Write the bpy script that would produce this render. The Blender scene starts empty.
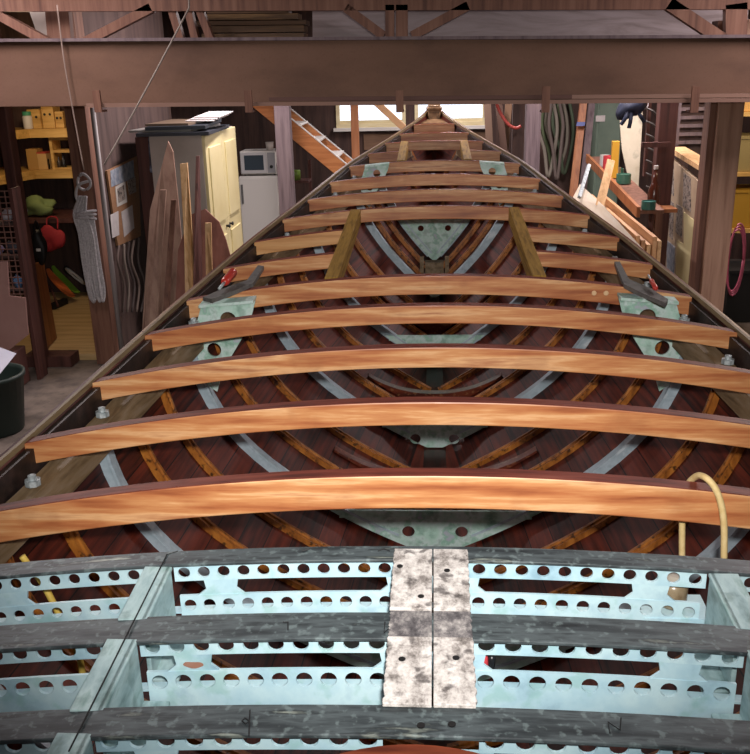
import bpy, bmesh, math, random
from mathutils import Vector, Matrix
random.seed(7)
scn = bpy.context.scene
COL = scn.collection
# ------------------------------------------------------------------ camera
FPX, CX, CY = 900.0, 375.0, 377.0
dn = Vector((440-CX, 2985-CY, FPX)); dy = Vector((434-CX, 66-CY, FPX)).normalized()
dn = (dn - dn.dot(dy)*dy).normalized()
zc = -dn; yc = dy; xc = yc.cross(zc)
R = Matrix((xc, yc, zc)).transposed()          # world -> camera (x right, y down, z forward)
CAM = Vector((0, 0, 2.5))
def ray(px, py): return R.transposed() @ Vector((px-CX, py-CY, FPX))
def P(px, py, Y):
    d = ray(px, py); return CAM + d*(Y/d.y)
def PX(px, py, X):
    d = ray(px, py); return CAM + d*(X/d.x)
def PZ(px, py, Z):
    d = ray(px, py); return CAM + d*((Z-CAM.z)/d.z)
cd = bpy.data.cameras.new('camera'); cam = bpy.data.objects.new('camera', cd); COL.objects.link(cam)
cd.sensor_fit = 'HORIZONTAL'; cd.sensor_width = 36; cd.lens = FPX/750*36
cd.clip_start = .02
right, up, back = Vector(R[0]), -Vector(R[1]), -Vector(R[2])
M = Matrix((right, up, back)).transposed().to_4x4(); M.translation = CAM
cam.matrix_world = M
scn.camera = cam
scn.view_settings.view_transform = 'Standard'; scn.view_settings.look = 'None'
scn.view_settings.gamma = 1; scn.view_settings.use_curve_mapping = False
scn.view_settings.exposure = 0.0

# ------------------------------------------------------------------ materials
def lin(c):
    c = c.lstrip('#'); v = [int(c[i:i+2], 16)/255 for i in (0, 2, 4)]
    return tuple((x/12.92 if x <= .04045 else ((x+.055)/1.055)**2.4) for x in v) + (1,)
MATS = {}
def mat(name, cols, scale=(6, 6, 6), rough=.6, metal=0., bump=0., detail=6, nrough=.6, stops=None, spec=.5, dist=0., fine=0., fcol='#000000', fscale=40, coat=0.):
    if name in MATS: return MATS[name]
    m = bpy.data.materials.new(name); m.use_nodes = True; MATS[name] = m
    nt = m.node_tree; N = nt.nodes; L = nt.links
    b = N['Principled BSDF']; b.inputs['Roughness'].default_value = rough; b.inputs['Metallic'].default_value = metal
    b.inputs['Specular IOR Level'].default_value = spec
    b.inputs['Coat Weight'].default_value = coat
    if isinstance(cols, str): cols = [cols]
    if len(cols) == 1 and not fine and not bump:
        b.inputs['Base Color'].default_value = lin(cols[0]); return m
    tc = N.new('ShaderNodeTexCoord'); mp = N.new('ShaderNodeMapping'); mp.inputs['Scale'].default_value = scale
    oi = N.new('ShaderNodeObjectInfo'); mu = N.new('ShaderNodeMath'); mu.operation = 'MULTIPLY'; mu.inputs[1].default_value = 37.
    L.new(oi.outputs['Random'], mu.inputs[0]); L.new(mu.outputs[0], mp.inputs['Location'])
    L.new(tc.outputs['Object'], mp.inputs['Vector'])
    no = N.new('ShaderNodeTexNoise'); no.inputs['Scale'].default_value = 1; no.inputs['Detail'].default_value = detail
    no.inputs['Roughness'].default_value = nrough; no.inputs['Distortion'].default_value = dist
    L.new(mp.outputs['Vector'], no.inputs['Vector'])
    rp = N.new('ShaderNodeValToRGB'); cr = rp.color_ramp
    n = len(cols)
    st = stops or [(.3 + .4*i/max(1, n-1)) for i in range(n)]
    cr.elements[0].position = st[0]; cr.elements[0].color = lin(cols[0])
    if n > 1:
        cr.elements[1].position = st[-1]; cr.elements[1].color = lin(cols[-1])
        for i in range(1, n-1):
            e = cr.elements.new(st[i]); e.color = lin(cols[i])
    L.new(no.outputs['Fac'], rp.inputs['Fac'])
    out = rp.outputs['Color']
    if fine:
        n2 = N.new('ShaderNodeTexNoise'); n2.inputs['Scale'].default_value = fscale; n2.inputs['Detail'].default_value = 5
        L.new(tc.outputs['Object'], n2.inputs['Vector'])
        r2 = N.new('ShaderNodeValToRGB'); r2.color_ramp.elements[0].position = .56; r2.color_ramp.elements[1].position = .66
        r2.color_ramp.elements[0].color = (0, 0, 0, 1); r2.color_ramp.elements[1].color = (fine, fine, fine, 1)
        L.new(n2.outputs['Fac'], r2.inputs['Fac'])
        mx = N.new('ShaderNodeMix'); mx.data_type = 'RGBA'
        L.new(r2.outputs['Color'], mx.inputs[0]); L.new(out, mx.inputs[6]); mx.inputs[7].default_value = lin(fcol)
        out = mx.outputs[2]
    L.new(out, b.inputs['Base Color'])
    if bump:
        bp = N.new('ShaderNodeBump'); bp.inputs['Strength'].default_value = bump; bp.inputs['Distance'].default_value = .01
        L.new(no.outputs['Fac'], bp.inputs['Height']); L.new(bp.outputs['Normal'], b.inputs['Normal'])
    return m
def wood(name, cols, axis='x', f=60, s=3, rough=.5, **k):
    sc = {'x': (s, f, f), 'y': (f, s, f), 'z': (f, f, s)}[axis]
    return mat(name, cols, scale=sc, rough=rough, **k)
def emis(name, col, st):
    m = bpy.data.materials.new(name); m.use_nodes = True
    b = m.node_tree.nodes['Principled BSDF']; b.inputs['Base Color'].default_value = lin(col)
    b.inputs['Emission Color'].default_value = lin(col); b.inputs['Emission Strength'].default_value = st
    return m

# ------------------------------------------------------------------ geometry helpers
class G:
    def __init__(s): s.bm = bmesh.new(); s.mi = 0
    def face(s, vs, mi=None):
        try:
            f = s.bm.faces.new(vs); f.material_index = s.mi if mi is None else mi; return f
        except ValueError: return None
    def hexa(s, p):        # 8 points: bottom 4 ccw then top 4
        v = [s.bm.verts.new(q) for q in p]
        for q in ((3, 2, 1, 0), (4, 5, 6, 7), (0, 1, 5, 4), (1, 2, 6, 5), (2, 3, 7, 6), (3, 0, 4, 7)): s.face([v[i] for i in q])
        return s
    def box(s, x0, x1, y0, y1, z0, z1):
        return s.hexa([(x0, y0, z0), (x1, y0, z0), (x1, y1, z0), (x0, y1, z0), (x0, y0, z1), (x1, y0, z1), (x1, y1, z1), (x0, y1, z1)])
    def slab(s, pts, d):   # polygon extruded by vector d
        d = Vector(d); n = len(pts)
        a = [s.bm.verts.new(Vector(p)) for p in pts]; b = [s.bm.verts.new(Vector(p)+d) for p in pts]
        s.face(a); s.face(b[::-1])
        for i in range(n): s.face([a[i], b[i], b[(i+1) % n], a[(i+1) % n]])
        return s
    def bar(s, a, b, w, h, up=(0, 0, 1)):   # rectangular bar from a to b
        a, b = Vector(a), Vector(b); t = (b-a).normalized(); u = Vector(up)
        sd = t.cross(u).normalized(); u = sd.cross(t).normalized()
        c = [(-w/2, -h/2), (w/2, -h/2), (w/2, h/2), (-w/2, h/2)]
        return s.hexa([a+sd*x+u*y for x, y in c] + [b+sd*x+u*y for x, y in c])
    def sweep(s, pts, prof, sides, ups, closed=True):   # profile (x along side, y along up) at each pt
        rings = []
        for p, sd, u in zip(pts, sides, ups):
            rings.append([s.bm.verts.new(Vector(p)+Vector(sd)*x+Vector(u)*y) for x, y in prof])
        n = len(prof)
        for a, b in zip(rings[:-1], rings[1:]):
            for i in range(n): s.face([a[i], a[(i+1) % n], b[(i+1) % n], b[i]])
        s.face(rings[0][::-1]); s.face(rings[-1])
        return s
    def tube(s, pts, r, n=8):
        pts = [Vector(p) for p in pts]; rs = r if isinstance(r, (list, tuple)) else [r]*len(pts)
        ref = Vector((.31, .17, .93)); rings = []
        for i, p in enumerate(pts):
            t = (pts[min(i+1, len(pts)-1)]-pts[max(i-1, 0)]).normalized()
            if abs(t.dot(ref)) > .95: ref = Vector((.9, .3, .1))
            sd = t.cross(ref).normalized(); u = sd.cross(t)
            rings.append([s.bm.verts.new(p+(sd*math.cos(a)+u*math.sin(a))*rs[i]) for a in [2*math.pi*k/n for k in range(n)]])
        for a, b in zip(rings[:-1], rings[1:]):
            for i in range(n): s.face([a[i], a[(i+1) % n], b[(i+1) % n], b[i]])
        s.face(rings[0][::-1]); s.face(rings[-1]); return s
    def lathe(s, base, prof, n=20, axis=(0, 0, 1)):     # prof: (r, h)
        ax = Vector(axis).normalized(); a0 = ax.orthogonal().normalized(); a1 = ax.cross(a0); base = Vector(base); rings = []
        for r, h in prof:
            rings.append([s.bm.verts.new(base+ax*h+(a0*math.cos(t)+a1*math.sin(t))*max(r, 1e-4)) for t in [2*math.pi*k/n for k in range(n)]])
        for a, b in zip(rings[:-1], rings[1:]):
            for i in range(n): s.face([a[i], a[(i+1) % n], b[(i+1) % n], b[i]])
        s.face(rings[0][::-1]); s.face(rings[-1]); return s
    def blob(s, c, r, seed=0, amt=.15, sub=3):
        rnd = random.Random(seed); t = bmesh.new(); bmesh.ops.create_icosphere(t, subdivisions=sub, radius=1)
        ph = [(Vector((rnd.uniform(-3, 3), rnd.uniform(-3, 3), rnd.uniform(-3, 3))), rnd.uniform(0, 6)) for _ in range(5)]
        mp = {}
        for v in t.verts:
            k = 1+amt*sum(math.sin(v.co.dot(a)*1.5+b) for a, b in ph)/2
            mp[v.index] = s.bm.verts.new(Vector(c)+Vector((v.co.x*r[0]*k, v.co.y*r[1]*k, v.co.z*r[2]*k)))
        for f in t.faces:
            q = s.face([mp[v.index] for v in f.verts]); q.smooth = True
        t.free(); return s
    def holed(s, outline, holes, th, fr):   # outline (u,v) list, holes (u,v,r); fr maps (u,v,w)->Vector
        t = bmesh.new(); E = []
        loops = [list(outline)] + [[(cu+r*math.cos(2*math.pi*k/18), cv+r*math.sin(2*math.pi*k/18)) for k in range(18)] for cu, cv, r in holes]
        for lp in loops:
            vs = [t.verts.new((a, b, 0)) for a, b in lp]
            E += [t.edges.new((vs[i], vs[(i+1) % len(vs)])) for i in range(len(vs))]
        bmesh.ops.triangle_fill(t, edges=E, use_beauty=True)
        for w in (0, th):
            mp = {v: s.bm.verts.new(fr(v.co.x, v.co.y, w)) for v in t.verts}
            for f in t.faces: s.face([mp[v] for v in f.verts])
            if w == 0: m0 = mp
        for e in E: s.face([m0[e.verts[0]], m0[e.verts[1]], mp[e.verts[1]], mp[e.verts[0]]])
        t.free(); return s
def setp(o, label=None, cat=None, group=None, kind=None):
    if label: o['label'] = label
    if cat: o['category'] = cat
    if group: o['group'] = group
    if kind: o['kind'] = kind
    return o
def build(g, name, mats, parent=None, bevel=0., smooth=False, uvf=None):
    bm = g.bm
    bmesh.ops.remove_doubles(bm, verts=bm.verts, dist=1e-5)
    bmesh.ops.recalc_face_normals(bm, faces=bm.faces)
    if smooth:
        for f in bm.faces: f.smooth = True
    if parent is None:
        xs = [v.co for v in bm.verts]
        lo = Vector((min(v.x for v in xs), min(v.y for v in xs), min(v.z for v in xs))); hi = Vector((max(v.x for v in xs), max(v.y for v in xs), max(v.z for v in xs)))
        base = Vector(((lo.x+hi.x)/2, (lo.y+hi.y)/2, lo.z))
    else: base = parent['_b'] if '_b' in parent else None; base = Vector(base) if base else Vector((0, 0, 0))
    bmesh.ops.translate(bm, verts=bm.verts, vec=-base)
    me = bpy.data.meshes.new(name); bm.to_mesh(me); bm.free()
    for m in (mats if isinstance(mats, (list, tuple)) else [mats]): me.materials.append(m)
    o = bpy.data.objects.new(name, me); COL.objects.link(o)
    if parent is None: o.location = base
    else: o.parent = parent
    if parent is not None and parent.type == 'MESH': pass
    BASES[o.name] = base
    if bevel:
        md = o.modifiers.new('bevel', 'BEVEL'); md.width = bevel; md.segments = 2; md.limit_method = 'ANGLE'; md.angle_limit = .7
    return o
BASES = {}
class _B(dict): pass
def build_in(g, name, mats, parent, **k):
    """child of an Empty or of a mesh whose local origin is BASES[parent]"""
    base = BASES[parent.name]
    bmesh.ops.translate(g.bm, verts=g.bm.verts, vec=-base)
    class Z: pass
    bm = g.bm
    bmesh.ops.remove_doubles(bm, verts=bm.verts, dist=1e-5); bmesh.ops.recalc_face_normals(bm, faces=bm.faces)
    if k.get('smooth'):
        for f in bm.faces: f.smooth = True
    me = bpy.data.meshes.new(name); bm.to_mesh(me); bm.free()
    for m in (mats if isinstance(mats, (list, tuple)) else [mats]): me.materials.append(m)
    o = bpy.data.objects.new(name, me); COL.objects.link(o); o.parent = parent; BASES[o.name] = base
    if k.get('bevel'):
        md = o.modifiers.new('bevel', 'BEVEL'); md.width = k['bevel']; md.segments = 2; md.limit_method = 'ANGLE'; md.angle_limit = .7
    if k.get('label'): o['label'] = k['label']
    return o
def thing(name, loc, label, cat, group=None):
    o = bpy.data.objects.new(name, None); COL.objects.link(o); o.location = loc; o.empty_display_size = .1
    BASES[o.name] = Vector(loc); setp(o, label, cat, group); return o
def one(g, name, mats, label, cat, group=None, **k):
    return setp(build(g, name, mats, **k), label, cat, group)
def struct(g, name, mats, **k):
    return setp(build(g, name, mats, **k), kind='structure')
def bez(pts, n=10):   # catmull-rom through points
    p = [Vector(q) for q in pts]; p = [2*p[0]-p[1]]+p+[2*p[-1]-p[-2]]; o = []
    for i in range(1, len(p)-2):
        for k in range(n):
            t = k/n; a, b, c, d = p[i-1], p[i], p[i+1], p[i+2]
            o.append(.5*((2*b)+(c-a)*t+(2*a-5*b+4*c-d)*t*t+(3*b-a-3*c+d)*t**3))
    o.append(p[-2]); return o
def interp(tab, x):
    if x <= tab[0][0]: return tab[0][1]
    n = len(tab)
    for i in range(n-1):
        x0, y0 = tab[i]; x1, y1 = tab[i+1]
        if x <= x1:
            # monotone-ish cubic (catmull slopes)
            m0 = (y1-tab[i-1][1])/(x1-tab[i-1][0]) if i > 0 else (y1-y0)/(x1-x0)
            m1 = (tab[i+2][1]-y0)/(tab[i+2][0]-x0) if i+2 < n else (y1-y0)/(x1-x0)
            h = x1-x0; t = (x-x0)/h
            return (2*t**3-3*t*t+1)*y0+(t**3-2*t*t+t)*h*m0+(-2*t**3+3*t*t)*y1+(t**3-t*t)*h*m1
    return tab[-1][1]

# ------------------------------------------------------------------ palette
m_beam = wood('beam_face', ['#85462a', '#ab6940', '#c28858', '#d6a677', '#965635'], 'x', f=26, s=2.0, rough=.42, coat=.25, stops=[.28, .41, .53, .6, .74], fine=.22, fcol='#7a3f24', fscale=6)
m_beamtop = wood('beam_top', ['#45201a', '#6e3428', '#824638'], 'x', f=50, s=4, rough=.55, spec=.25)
m_carlin = wood('carlin_wood', ['#5e4319', '#8a6a2c', '#9b7a38'], 'y', f=60, s=4, rough=.7, spec=.25)
m_frame = wood('bent_frame_wood', ['#64350f', '#9c5e24', '#b5742f'], 'z', f=30, s=8, rough=.35, fine=.85, fcol='#1c0d07', fscale=38, coat=.3)
m_keel = wood('keel_wood', ['#1d0d0a', '#331712', '#45211a'], 'y', f=30, s=3, rough=.4, coat=.3)
m_floorwood = wood('floor_timber_wood', ['#32120c', '#5c2416', '#6e3019'], 'x', f=30, s=4, rough=.3, coat=.6, fine=.35, fcol='#b0855a', fscale=55)
m_shelf = wood('beam_shelf_wood', ['#56442f', '#7d684c', '#8d7b66'], 'y', f=40, s=3, rough=.6)
m_rail = wood('sheer_edge_wood', ['#5a4a36', '#7d6b4e', '#66553d'], 'y', f=50, s=4, rough=.6)
m_dark = mat('dark_gap', ['#120d0d', '#241a18', '#3a2a26'], scale=(14, 14, 14), rough=.5, bump=.3)  # shade of the gap at the frame heads, given as a dark colour
m_galv = mat('galvanised_frame', ['#8fa1ae', '#b4c4cf', '#9fb2bd', '#cfd9e0'], scale=(9, 9, 9), rough=.42, metal=.15)
m_green = mat('verdigris_plate', ['#7fa597', '#b0d2c6', '#c6dad8', '#8fbaa8', '#b9b2ca'], scale=(9, 9, 9), rough=.45, metal=.1, stops=[.28, .42, .52, .6, .7], fine=.4, fcol='#4d6f62', fscale=16)
m_pale = mat('pale_zinc', ['#83a3b3', '#a3c4d1', '#b8d4db', '#94b4c4'], scale=(7, 7, 7), rough=.42, metal=.05, stops=[.28, .42, .58, .72], fine=.45, fcol='#86b3ac', fscale=18)
m_girder = mat('patinated_girder', ['#6d8888', '#93aeb2', '#a9c2c4', '#7a9a96'], scale=(22, 7, 22), rough=.45, metal=.1, stops=[.3, .44, .56, .7], fine=.5, fcol='#56706c', fscale=18, detail=9)
m_flange = mat('weathered_flange', ['#1e2326', '#363d40', '#4f585b', '#2b3134', '#b3bcb0'], scale=(5, 34, 20), rough=.45, metal=.15, stops=[.3, .42, .53, .62, .78], fine=.4, fcol='#7f8f90', fscale=60, detail=10)
m_centre = mat('scaly_plate', ['#35322f', '#807a76', '#b5b0ac', '#d3cfcb', '#6d645f'], scale=(26, 20, 20), rough=.6, stops=[.3, .41, .5, .6, .74], detail=10, nrough=.75, bump=.5, fine=.8, fcol='#3a3434', fscale=34)
m_black = mat('black', ['#0c0c0d'], rough=.6)
m_chalk = mat('marker_ink', ['#101215'], rough=.7)
m_rust = mat('rust_patch', ['#8a5f4d', '#967060'], scale=(40, 40, 40), rough=.8)
m_iron = mat('grey_iron', ['#4c4c4e', '#6a6a68', '#585a55'], scale=(18, 18, 18), rough=.55, metal=.3, bump=.3)

# ------------------------------------------------------------------ hull lines
CO = None
_sheerD = [(0., 1.03), (.8, 1.012), (1.2, 1.0), (1.6, .982), (2.0, .956), (2.46, .940), (2.92, .917), (3.38, .891), (3.84, .86), (4.3, .829), (4.76, .795), (5.22, .762), (5.68, .726), (6.14, .684), (6.6, .64), (7.06, .605), (7.52, .572), (7.98, .539), (8.44, .494), (8.8, .44), (9.1, .384), (9.4, .32)]
def crown(Y): return 2.5-interp(_sheerD, Y)
_w = [(0., 1.37), (.5, 1.38), (1.0, 1.38), (1.5, 1.36), (2.0, 1.325), (2.4, 1.28), (2.95, 1.225), (3.45, 1.172), (3.87, 1.12), (4.5, 1.028), (4.95, .955), (5.55, .842), (5.93, .765), (6.4, .672), (6.8, .59), (7.4, .445), (8.0, .31), (8.42, .21), (8.7, .125), (8.92, .065), (9.1, .03)]
def wid(Y): return interp(_w, Y)
def sheer(Y): return crown(Y)-.085*wid(Y)**2
_k = [(0., .17), (1.0, .16), (2.0, .17), (2.9, .20), (3.84, .28), (4.8, .40), (5.7, .60), (6.6, .83), (7.5, 1.13), (8.1, 1.40), (8.5, 1.62), (8.8, 1.84), (9.1, 2.06)]
def kz(Y): return interp(_k, Y)
_a = [(0., 2.7), (5.0, 2.6), (5.7, 2.4), (6.6, 1.85), (7.5, 1.55), (9.1, 1.3)]
def sec(Y, u, off=0.):
    """inner face of the planking; off = distance inboard"""
    a = interp(_a, Y); W, H, K = wid(Y), sheer(Y)-kz(Y), kz(Y)
    x = W*(1-(1-u)**a); z = K+H*u
    if off:
        dx = W*a*(1-u)**(a-1)+1e-4; dz = H; l = math.hypot(dx, dz)
        x -= dz/l*off; z += dx/l*off
    return x, z
def secn(Y, u):
    a = interp(_a, Y); W, H = wid(Y), sheer(Y)-kz(Y)
    dx = W*a*(1-u)**(a-1)+1e-4; dz = H; l = math.hypot(dx, dz)
    return Vector((-dz/l, 0, dx/l))

boat = thing('boat_hull', (0, 4.2, 0), 'open wooden yacht hull with curved deck beams narrowing towards the bow', 'boat')
# planking material: strakes along the hull with dark seams (uv = girth, length)
m_plank = bpy.data.materials.new('varnished_planking'); m_plank.use_nodes = True
def _pl():
    nt = m_plank.node_tree; N = nt.nodes; L = nt.links; b = N['Principled BSDF']
    uv = N.new('ShaderNodeUVMap'); sp = N.new('ShaderNodeSeparateXYZ'); L.new(uv.outputs[0], sp.inputs[0])
    mu = N.new('ShaderNodeMath'); mu.operation = 'MULTIPLY'; mu.inputs[1].default_value = 1/.105; L.new(sp.outputs[0], mu.inputs[0])
    fl = N.new('ShaderNodeMath'); fl.operation = 'FLOOR'; L.new(mu.outputs[0], fl.inputs[0])
    fr = N.new('ShaderNodeMath'); fr.operation = 'FRACT'; L.new(mu.outputs[0], fr.inputs[0])
    wn = N.new('ShaderNodeTexWhiteNoise'); wn.noise_dimensions = '1D'; L.new(fl.outputs[0], wn.inputs['W'])
    mp = N.new('ShaderNodeMapping'); mp.inputs['Scale'].default_value = (45, 3, 1); L.new(uv.outputs[0], mp.inputs[0])
    no = N.new('ShaderNodeTexNoise'); no.inputs['Scale'].default_value = 1; no.inputs['Detail'].default_value = 6; L.new(mp.outputs[0], no.inputs['Vector'])
    ad = N.new('ShaderNodeMath'); ad.operation = 'MULTIPLY_ADD'; ad.inputs[1].default_value = .3; L.new(wn.outputs[0], ad.inputs[0]); L.new(no.outputs['Fac'], ad.inputs[2])
    rp = N.new('ShaderNodeValToRGB'); e = rp.color_ramp.elements; e[0].position = .42; e[0].color = lin('#220a08'); e[1].position = .85; e[1].color = lin('#66291b')
    L.new(ad.outputs[0], rp.inputs[0])
    gt = N.new('ShaderNodeMath'); gt.operation = 'LESS_THAN'; gt.inputs[1].default_value = .045; L.new(fr.outputs[0], gt.inputs[0])
    mx = N.new('ShaderNodeMix'); mx.data_type = 'RGBA'; L.new(gt.outputs[0], mx.inputs[0]); L.new(rp.outputs[0], mx.inputs[6]); mx.inputs[7].default_value = lin('#120807')
    L.new(mx.outputs[2], b.inputs['Base Color']); b.inputs['Roughness'].default_value = .45; b.inputs['Specular IOR Level'].default_value = .28
_pl()
YS = [.1+.15*i for i in range(60)] + [9.02]
US = [(i/22)**1.5 for i in range(23)]
for sg in (-1, 1):
    g = G(); uvl = g.bm.loops.layers.uv.new('UVMap'); grid = []; go = []; gir = []
    for Y in YS:
        row = []; ro = []; gr = [0]; px_ = None
        for u in US:
            x, z = sec(Y, u); n = secn(Y, u)
            row.append(g.bm.verts.new((sg*x, Y, z))); ro.append(g.bm.verts.new((sg*(x-n.x*.032), Y, z-n.z*.032)))
            if px_: gr.append(gr[-1]+math.hypot(x-px_[0], z-px_[1]))
            px_ = (x, z)
        grid.append(row); go.append(ro); gir.append([q-gr[-1] for q in gr])
    def quad(vs, uvs):
        f = g.face(vs)
        if f:
            f.smooth = True
            for l, q in zip(f.loops, uvs): l[uvl].uv = q
    nU = len(US)
    for i in range(len(YS)-1):
        for j in range(nU-1):
            quad([grid[i][j], grid[i][j+1], grid[i+1][j+1], grid[i+1][j]], [(gir[i][j], YS[i]), (gir[i][j+1], YS[i]), (gir[i+1][j+1], YS[i+1]), (gir[i+1][j], YS[i+1])])
            quad([go[i][j+1], go[i][j], go[i+1][j], go[i+1][j+1]], [(gir[i][j+1], YS[i]), (gir[i][j], YS[i]), (gir[i+1][j], YS[i+1]), (gir[i+1][j+1], YS[i+1])])
        quad([grid[i][-1], go[i][-1], go[i+1][-1], grid[i+1][-1]], [(.05, YS[i])]*4)
    for i in (0, len(YS)-1):
        for j in range(nU-1): quad([grid[i][j], grid[i][j+1], go[i][j+1], go[i][j]], [(.05, 0)]*4)
    build_in(g, 'planking', m_plank, boat)
    # sheer rail: light outer edge; dark band stands in for the shaded gap inside
    ys = [.1+.15*i for i in range(60)]
    g = G(); pts = [(sg*(wid(Y)+.004), Y, sheer(Y)) for Y in ys]
    g.sweep(pts, [(-.006, -.01), (.006, -.01), (.006, .01), (-.006, .01)], [(1, 0, 0)]*len(pts), [(0, 0, 1)]*len(pts))
    build_in(g, 'sheer_rail', m_rail, boat, label='pale worn top edge of the uppermost plank')
    g = G(); ys2 = [y for y in ys if y < 8.5]; pts = [(sg*(wid(Y)-.018), Y, sheer(Y)-.02) for Y in ys2]
    g.sweep(pts, [(-.012, -.08), (.012, -.08), (.012, .004), (-.012, .004)], [(1, 0, 0)]*len(pts), [(0, 0, 1)]*len(pts))
    build_in(g, 'frame_head_gap', m_dark, boat)
    g = G(); ys2 = [y for y in ys if y < 8.2]; pts = [(sg*(wid(Y)-.075), Y, sheer(Y)-.125) for Y in ys2]
    g.sweep(pts, [(-.035, -.07), (.03, -.07), (.03, .035), (-.035, .035)], [(1, 0, 0)]*len(pts), [(0, 0, 1)]*len(pts))
    build_in(g, 'beam_shelf', m_shelf, boat)
# keel and stem
g = G(); ys = [.1+.2*i for i in range(45)]+[9.05]
pts = [(0, Y, kz(Y)) for Y in ys]
lo = [min(.0 if Y < 4.6 else .0+(Y-4.6)**1.25*.28, kz(Y)-.1) for Y in ys]
rings = []
for (x, Y, z), l in zip(pts, lo):
    rings.append([g.bm.verts.new(q) for q in ((-.075, Y, l), (.075, Y, l), (.075, Y, z+.03), (-.075, Y, z+.03))])
for a, b in zip(rings[:-1], rings[1:]):
    for i in range(4): g.face([a[i], a[(i+1) % 4], b[(i+1) % 4], b[i]])
g.face(rings[0]); g.face(rings[-1])
build_in(g, 'keel', m_keel, boat)
# stem head with cap and breasthook
m_stem = wood('stem_wood', ['#5f4630', '#7f6245', '#917454'], 'y', f=30, s=4, rough=.55)
zt = crown(8.9)-.03
g = G(); g.slab([(-.055, 8.86, zt-.2), (.055, 8.86, zt-.2), (.06, 8.86, zt+.075), (.045, 8.86, zt+.1), (-.045, 8.86, zt+.1), (-.06, 8.86, zt+.075)], (0, .26, .02))
g.box(-.075, .075, 8.84, 9.13, zt+.06, zt+.085)
build_in(g, 'stem_head', m_stem, boat, bevel=.008)
g = G(); g.slab([(-.13, 8.64, crown(8.64)-.03), (.13, 8.64, crown(8.64)-.03), (.07, 8.86, zt-.02), (-.07, 8.86, zt-.02)], (0, 0, -.05))
build_in(g, 'breasthook', m_stem, boat, bevel=.008)

# bent wooden frames and steel ring frames
STEEL = [.98, 1.94, 2.90, 3.80, 4.78, 5.70, 6.60, 7.13]
WOODY = []
for a, b in zip(STEEL[:-1], STEEL[1:]): WOODY += [a+(b-a)/3, a+2*(b-a)/3]
WOODY += [7.8, 8.15]
uu = [.0+(i/20)**1.4*.97 for i in range(21)]
for Y in WOODY:
    for sg in (-1, 1):
        pts, sds, ups = [], [], []
        for u in uu:
            if u < .012 or u > .93: continue
            x, z = sec(Y, u); n = secn(Y, u)
            pts.append((sg*x, Y, z)); sds.append((0, 1, 0)); ups.append((sg*n.x, 0, n.z))
        g = G(); g.sweep(pts, [(-.024, -.004), (.024, -.004), (.024, .022), (.008, .022), (.006, .03), (-.006, .03), (-.008, .022), (-.024, .022)], sds, ups)
        build_in(g, 'bent_frame', m_frame, boat)
knee_out = [(201, 306), (255, 301), (252, 314), (241, 340), (222, 372), (217, 392), (208, 386), (199, 366), (191, 346)]
for Y in STEEL:
    fr0 = None
    g = G()
    for sg in (-1, 1):
        pts, sds, ups = [], [], []
        for u in uu:
            if u < .05 or u > .88: continue
            x, z = sec(Y, u); n = secn(Y, u)
            pts.append((sg*x, Y, z)); sds.append((0, 1, 0)); ups.append((sg*n.x, 0, n.z))
        # angle bar: web + inner flange
        g.sweep(pts, [(-.027, .045), (.027, .045), (.027, .054), (.004, .054), (.004, .056), (-.027, .056)], sds, ups)
        g.sweep(pts, [(.0, -.003), (.009, -.003), (.009, .05), (.0, .05)], sds, ups)
    fr0 = build_in(g, 'steel_frame', m_galv, boat)
    # floor plate
    hz = {3.80: .50, 4.78: .56, 5.70: .80, 6.60: .98, 7.13: 1.36, 2.90: .42}.get(Y, .4)
    def usec(z): return max(.02, (z-kz(Y))/(sheer(Y)-kz(Y)))
    x_hi = sec(Y, min(.95, usec(hz)))[0]
    out = []
    for k in range(9):
        u = usec(hz)*(1-k/8)+.02; x, z = sec(Y, u, .012); out.append((x, z))
    top_mid = hz-.015
    outline = [(-x, z) for x, z in out] + [(x, z) for x, z in out[::-1]]
    outline = [(q[0], max(q[1], kz(Y)+.034)) for q in outline]
    # thin end arms curving up the frame
    hr = .03 if Y < 5 else .024; hx = min(.125, x_hi*.36)
    hcz = hz-.075 if Y < 5 else hz-.07
    g = G(); g.holed(outline, [(-hx, hcz, hr), (hx, hcz, hr)], .01, lambda a, b, w, Y=Y: Vector((a, Y-.012-w, b)))
    g.box(-x_hi*.98, x_hi*.98, Y-.024, Y+.01, hz-.004, hz+.006)
    build_in(g, 'floor_plate', m_green, fr0, label='greenish floor plate with two round holes')
    if Y in (3.80, 6.60):
        for sg in (-1, 1):
            W0 = wid(3.8); W1 = wid(Y)-(.06 if Y > 5 else 0); dz = sheer(Y)-sheer(3.8); k = 1 if Y < 5 else .72
            o2 = [];
            for q in knee_out:
                p = P(q[0], q[1], 3.78); dx = abs(p.x)-W0; zz = p.z-sheer(3.8)
                o2.append((sg*(W1+dx*k), sheer(Y)+zz*k))
            hs = []
            for q, r in (((228, 320), .036), ((214, 350), .032)):
                p = P(q[0], q[1], 3.78); hs.append((sg*(W1+(abs(p.x)-W0)*k), sheer(Y)+(p.z-sheer(3.8))*k, r*k))
            g = G(); g.holed(o2, hs, .012, lambda a, b, w, Y=Y: Vector((a, Y-.005-w, b)))
            a, b = o2[0], o2[1]
            g.slab([(a[0], Y-.06, a[1]), (b[0], Y-.06, b[1]), (b[0], Y+.02, b[1]+.003), (a[0], Y+.02, a[1]+.003)], (0, 0, .012))
            build_in(g, 'hanging_knee', m_green, fr0, label='mottled green and lilac knee plate with two round holes')
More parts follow.
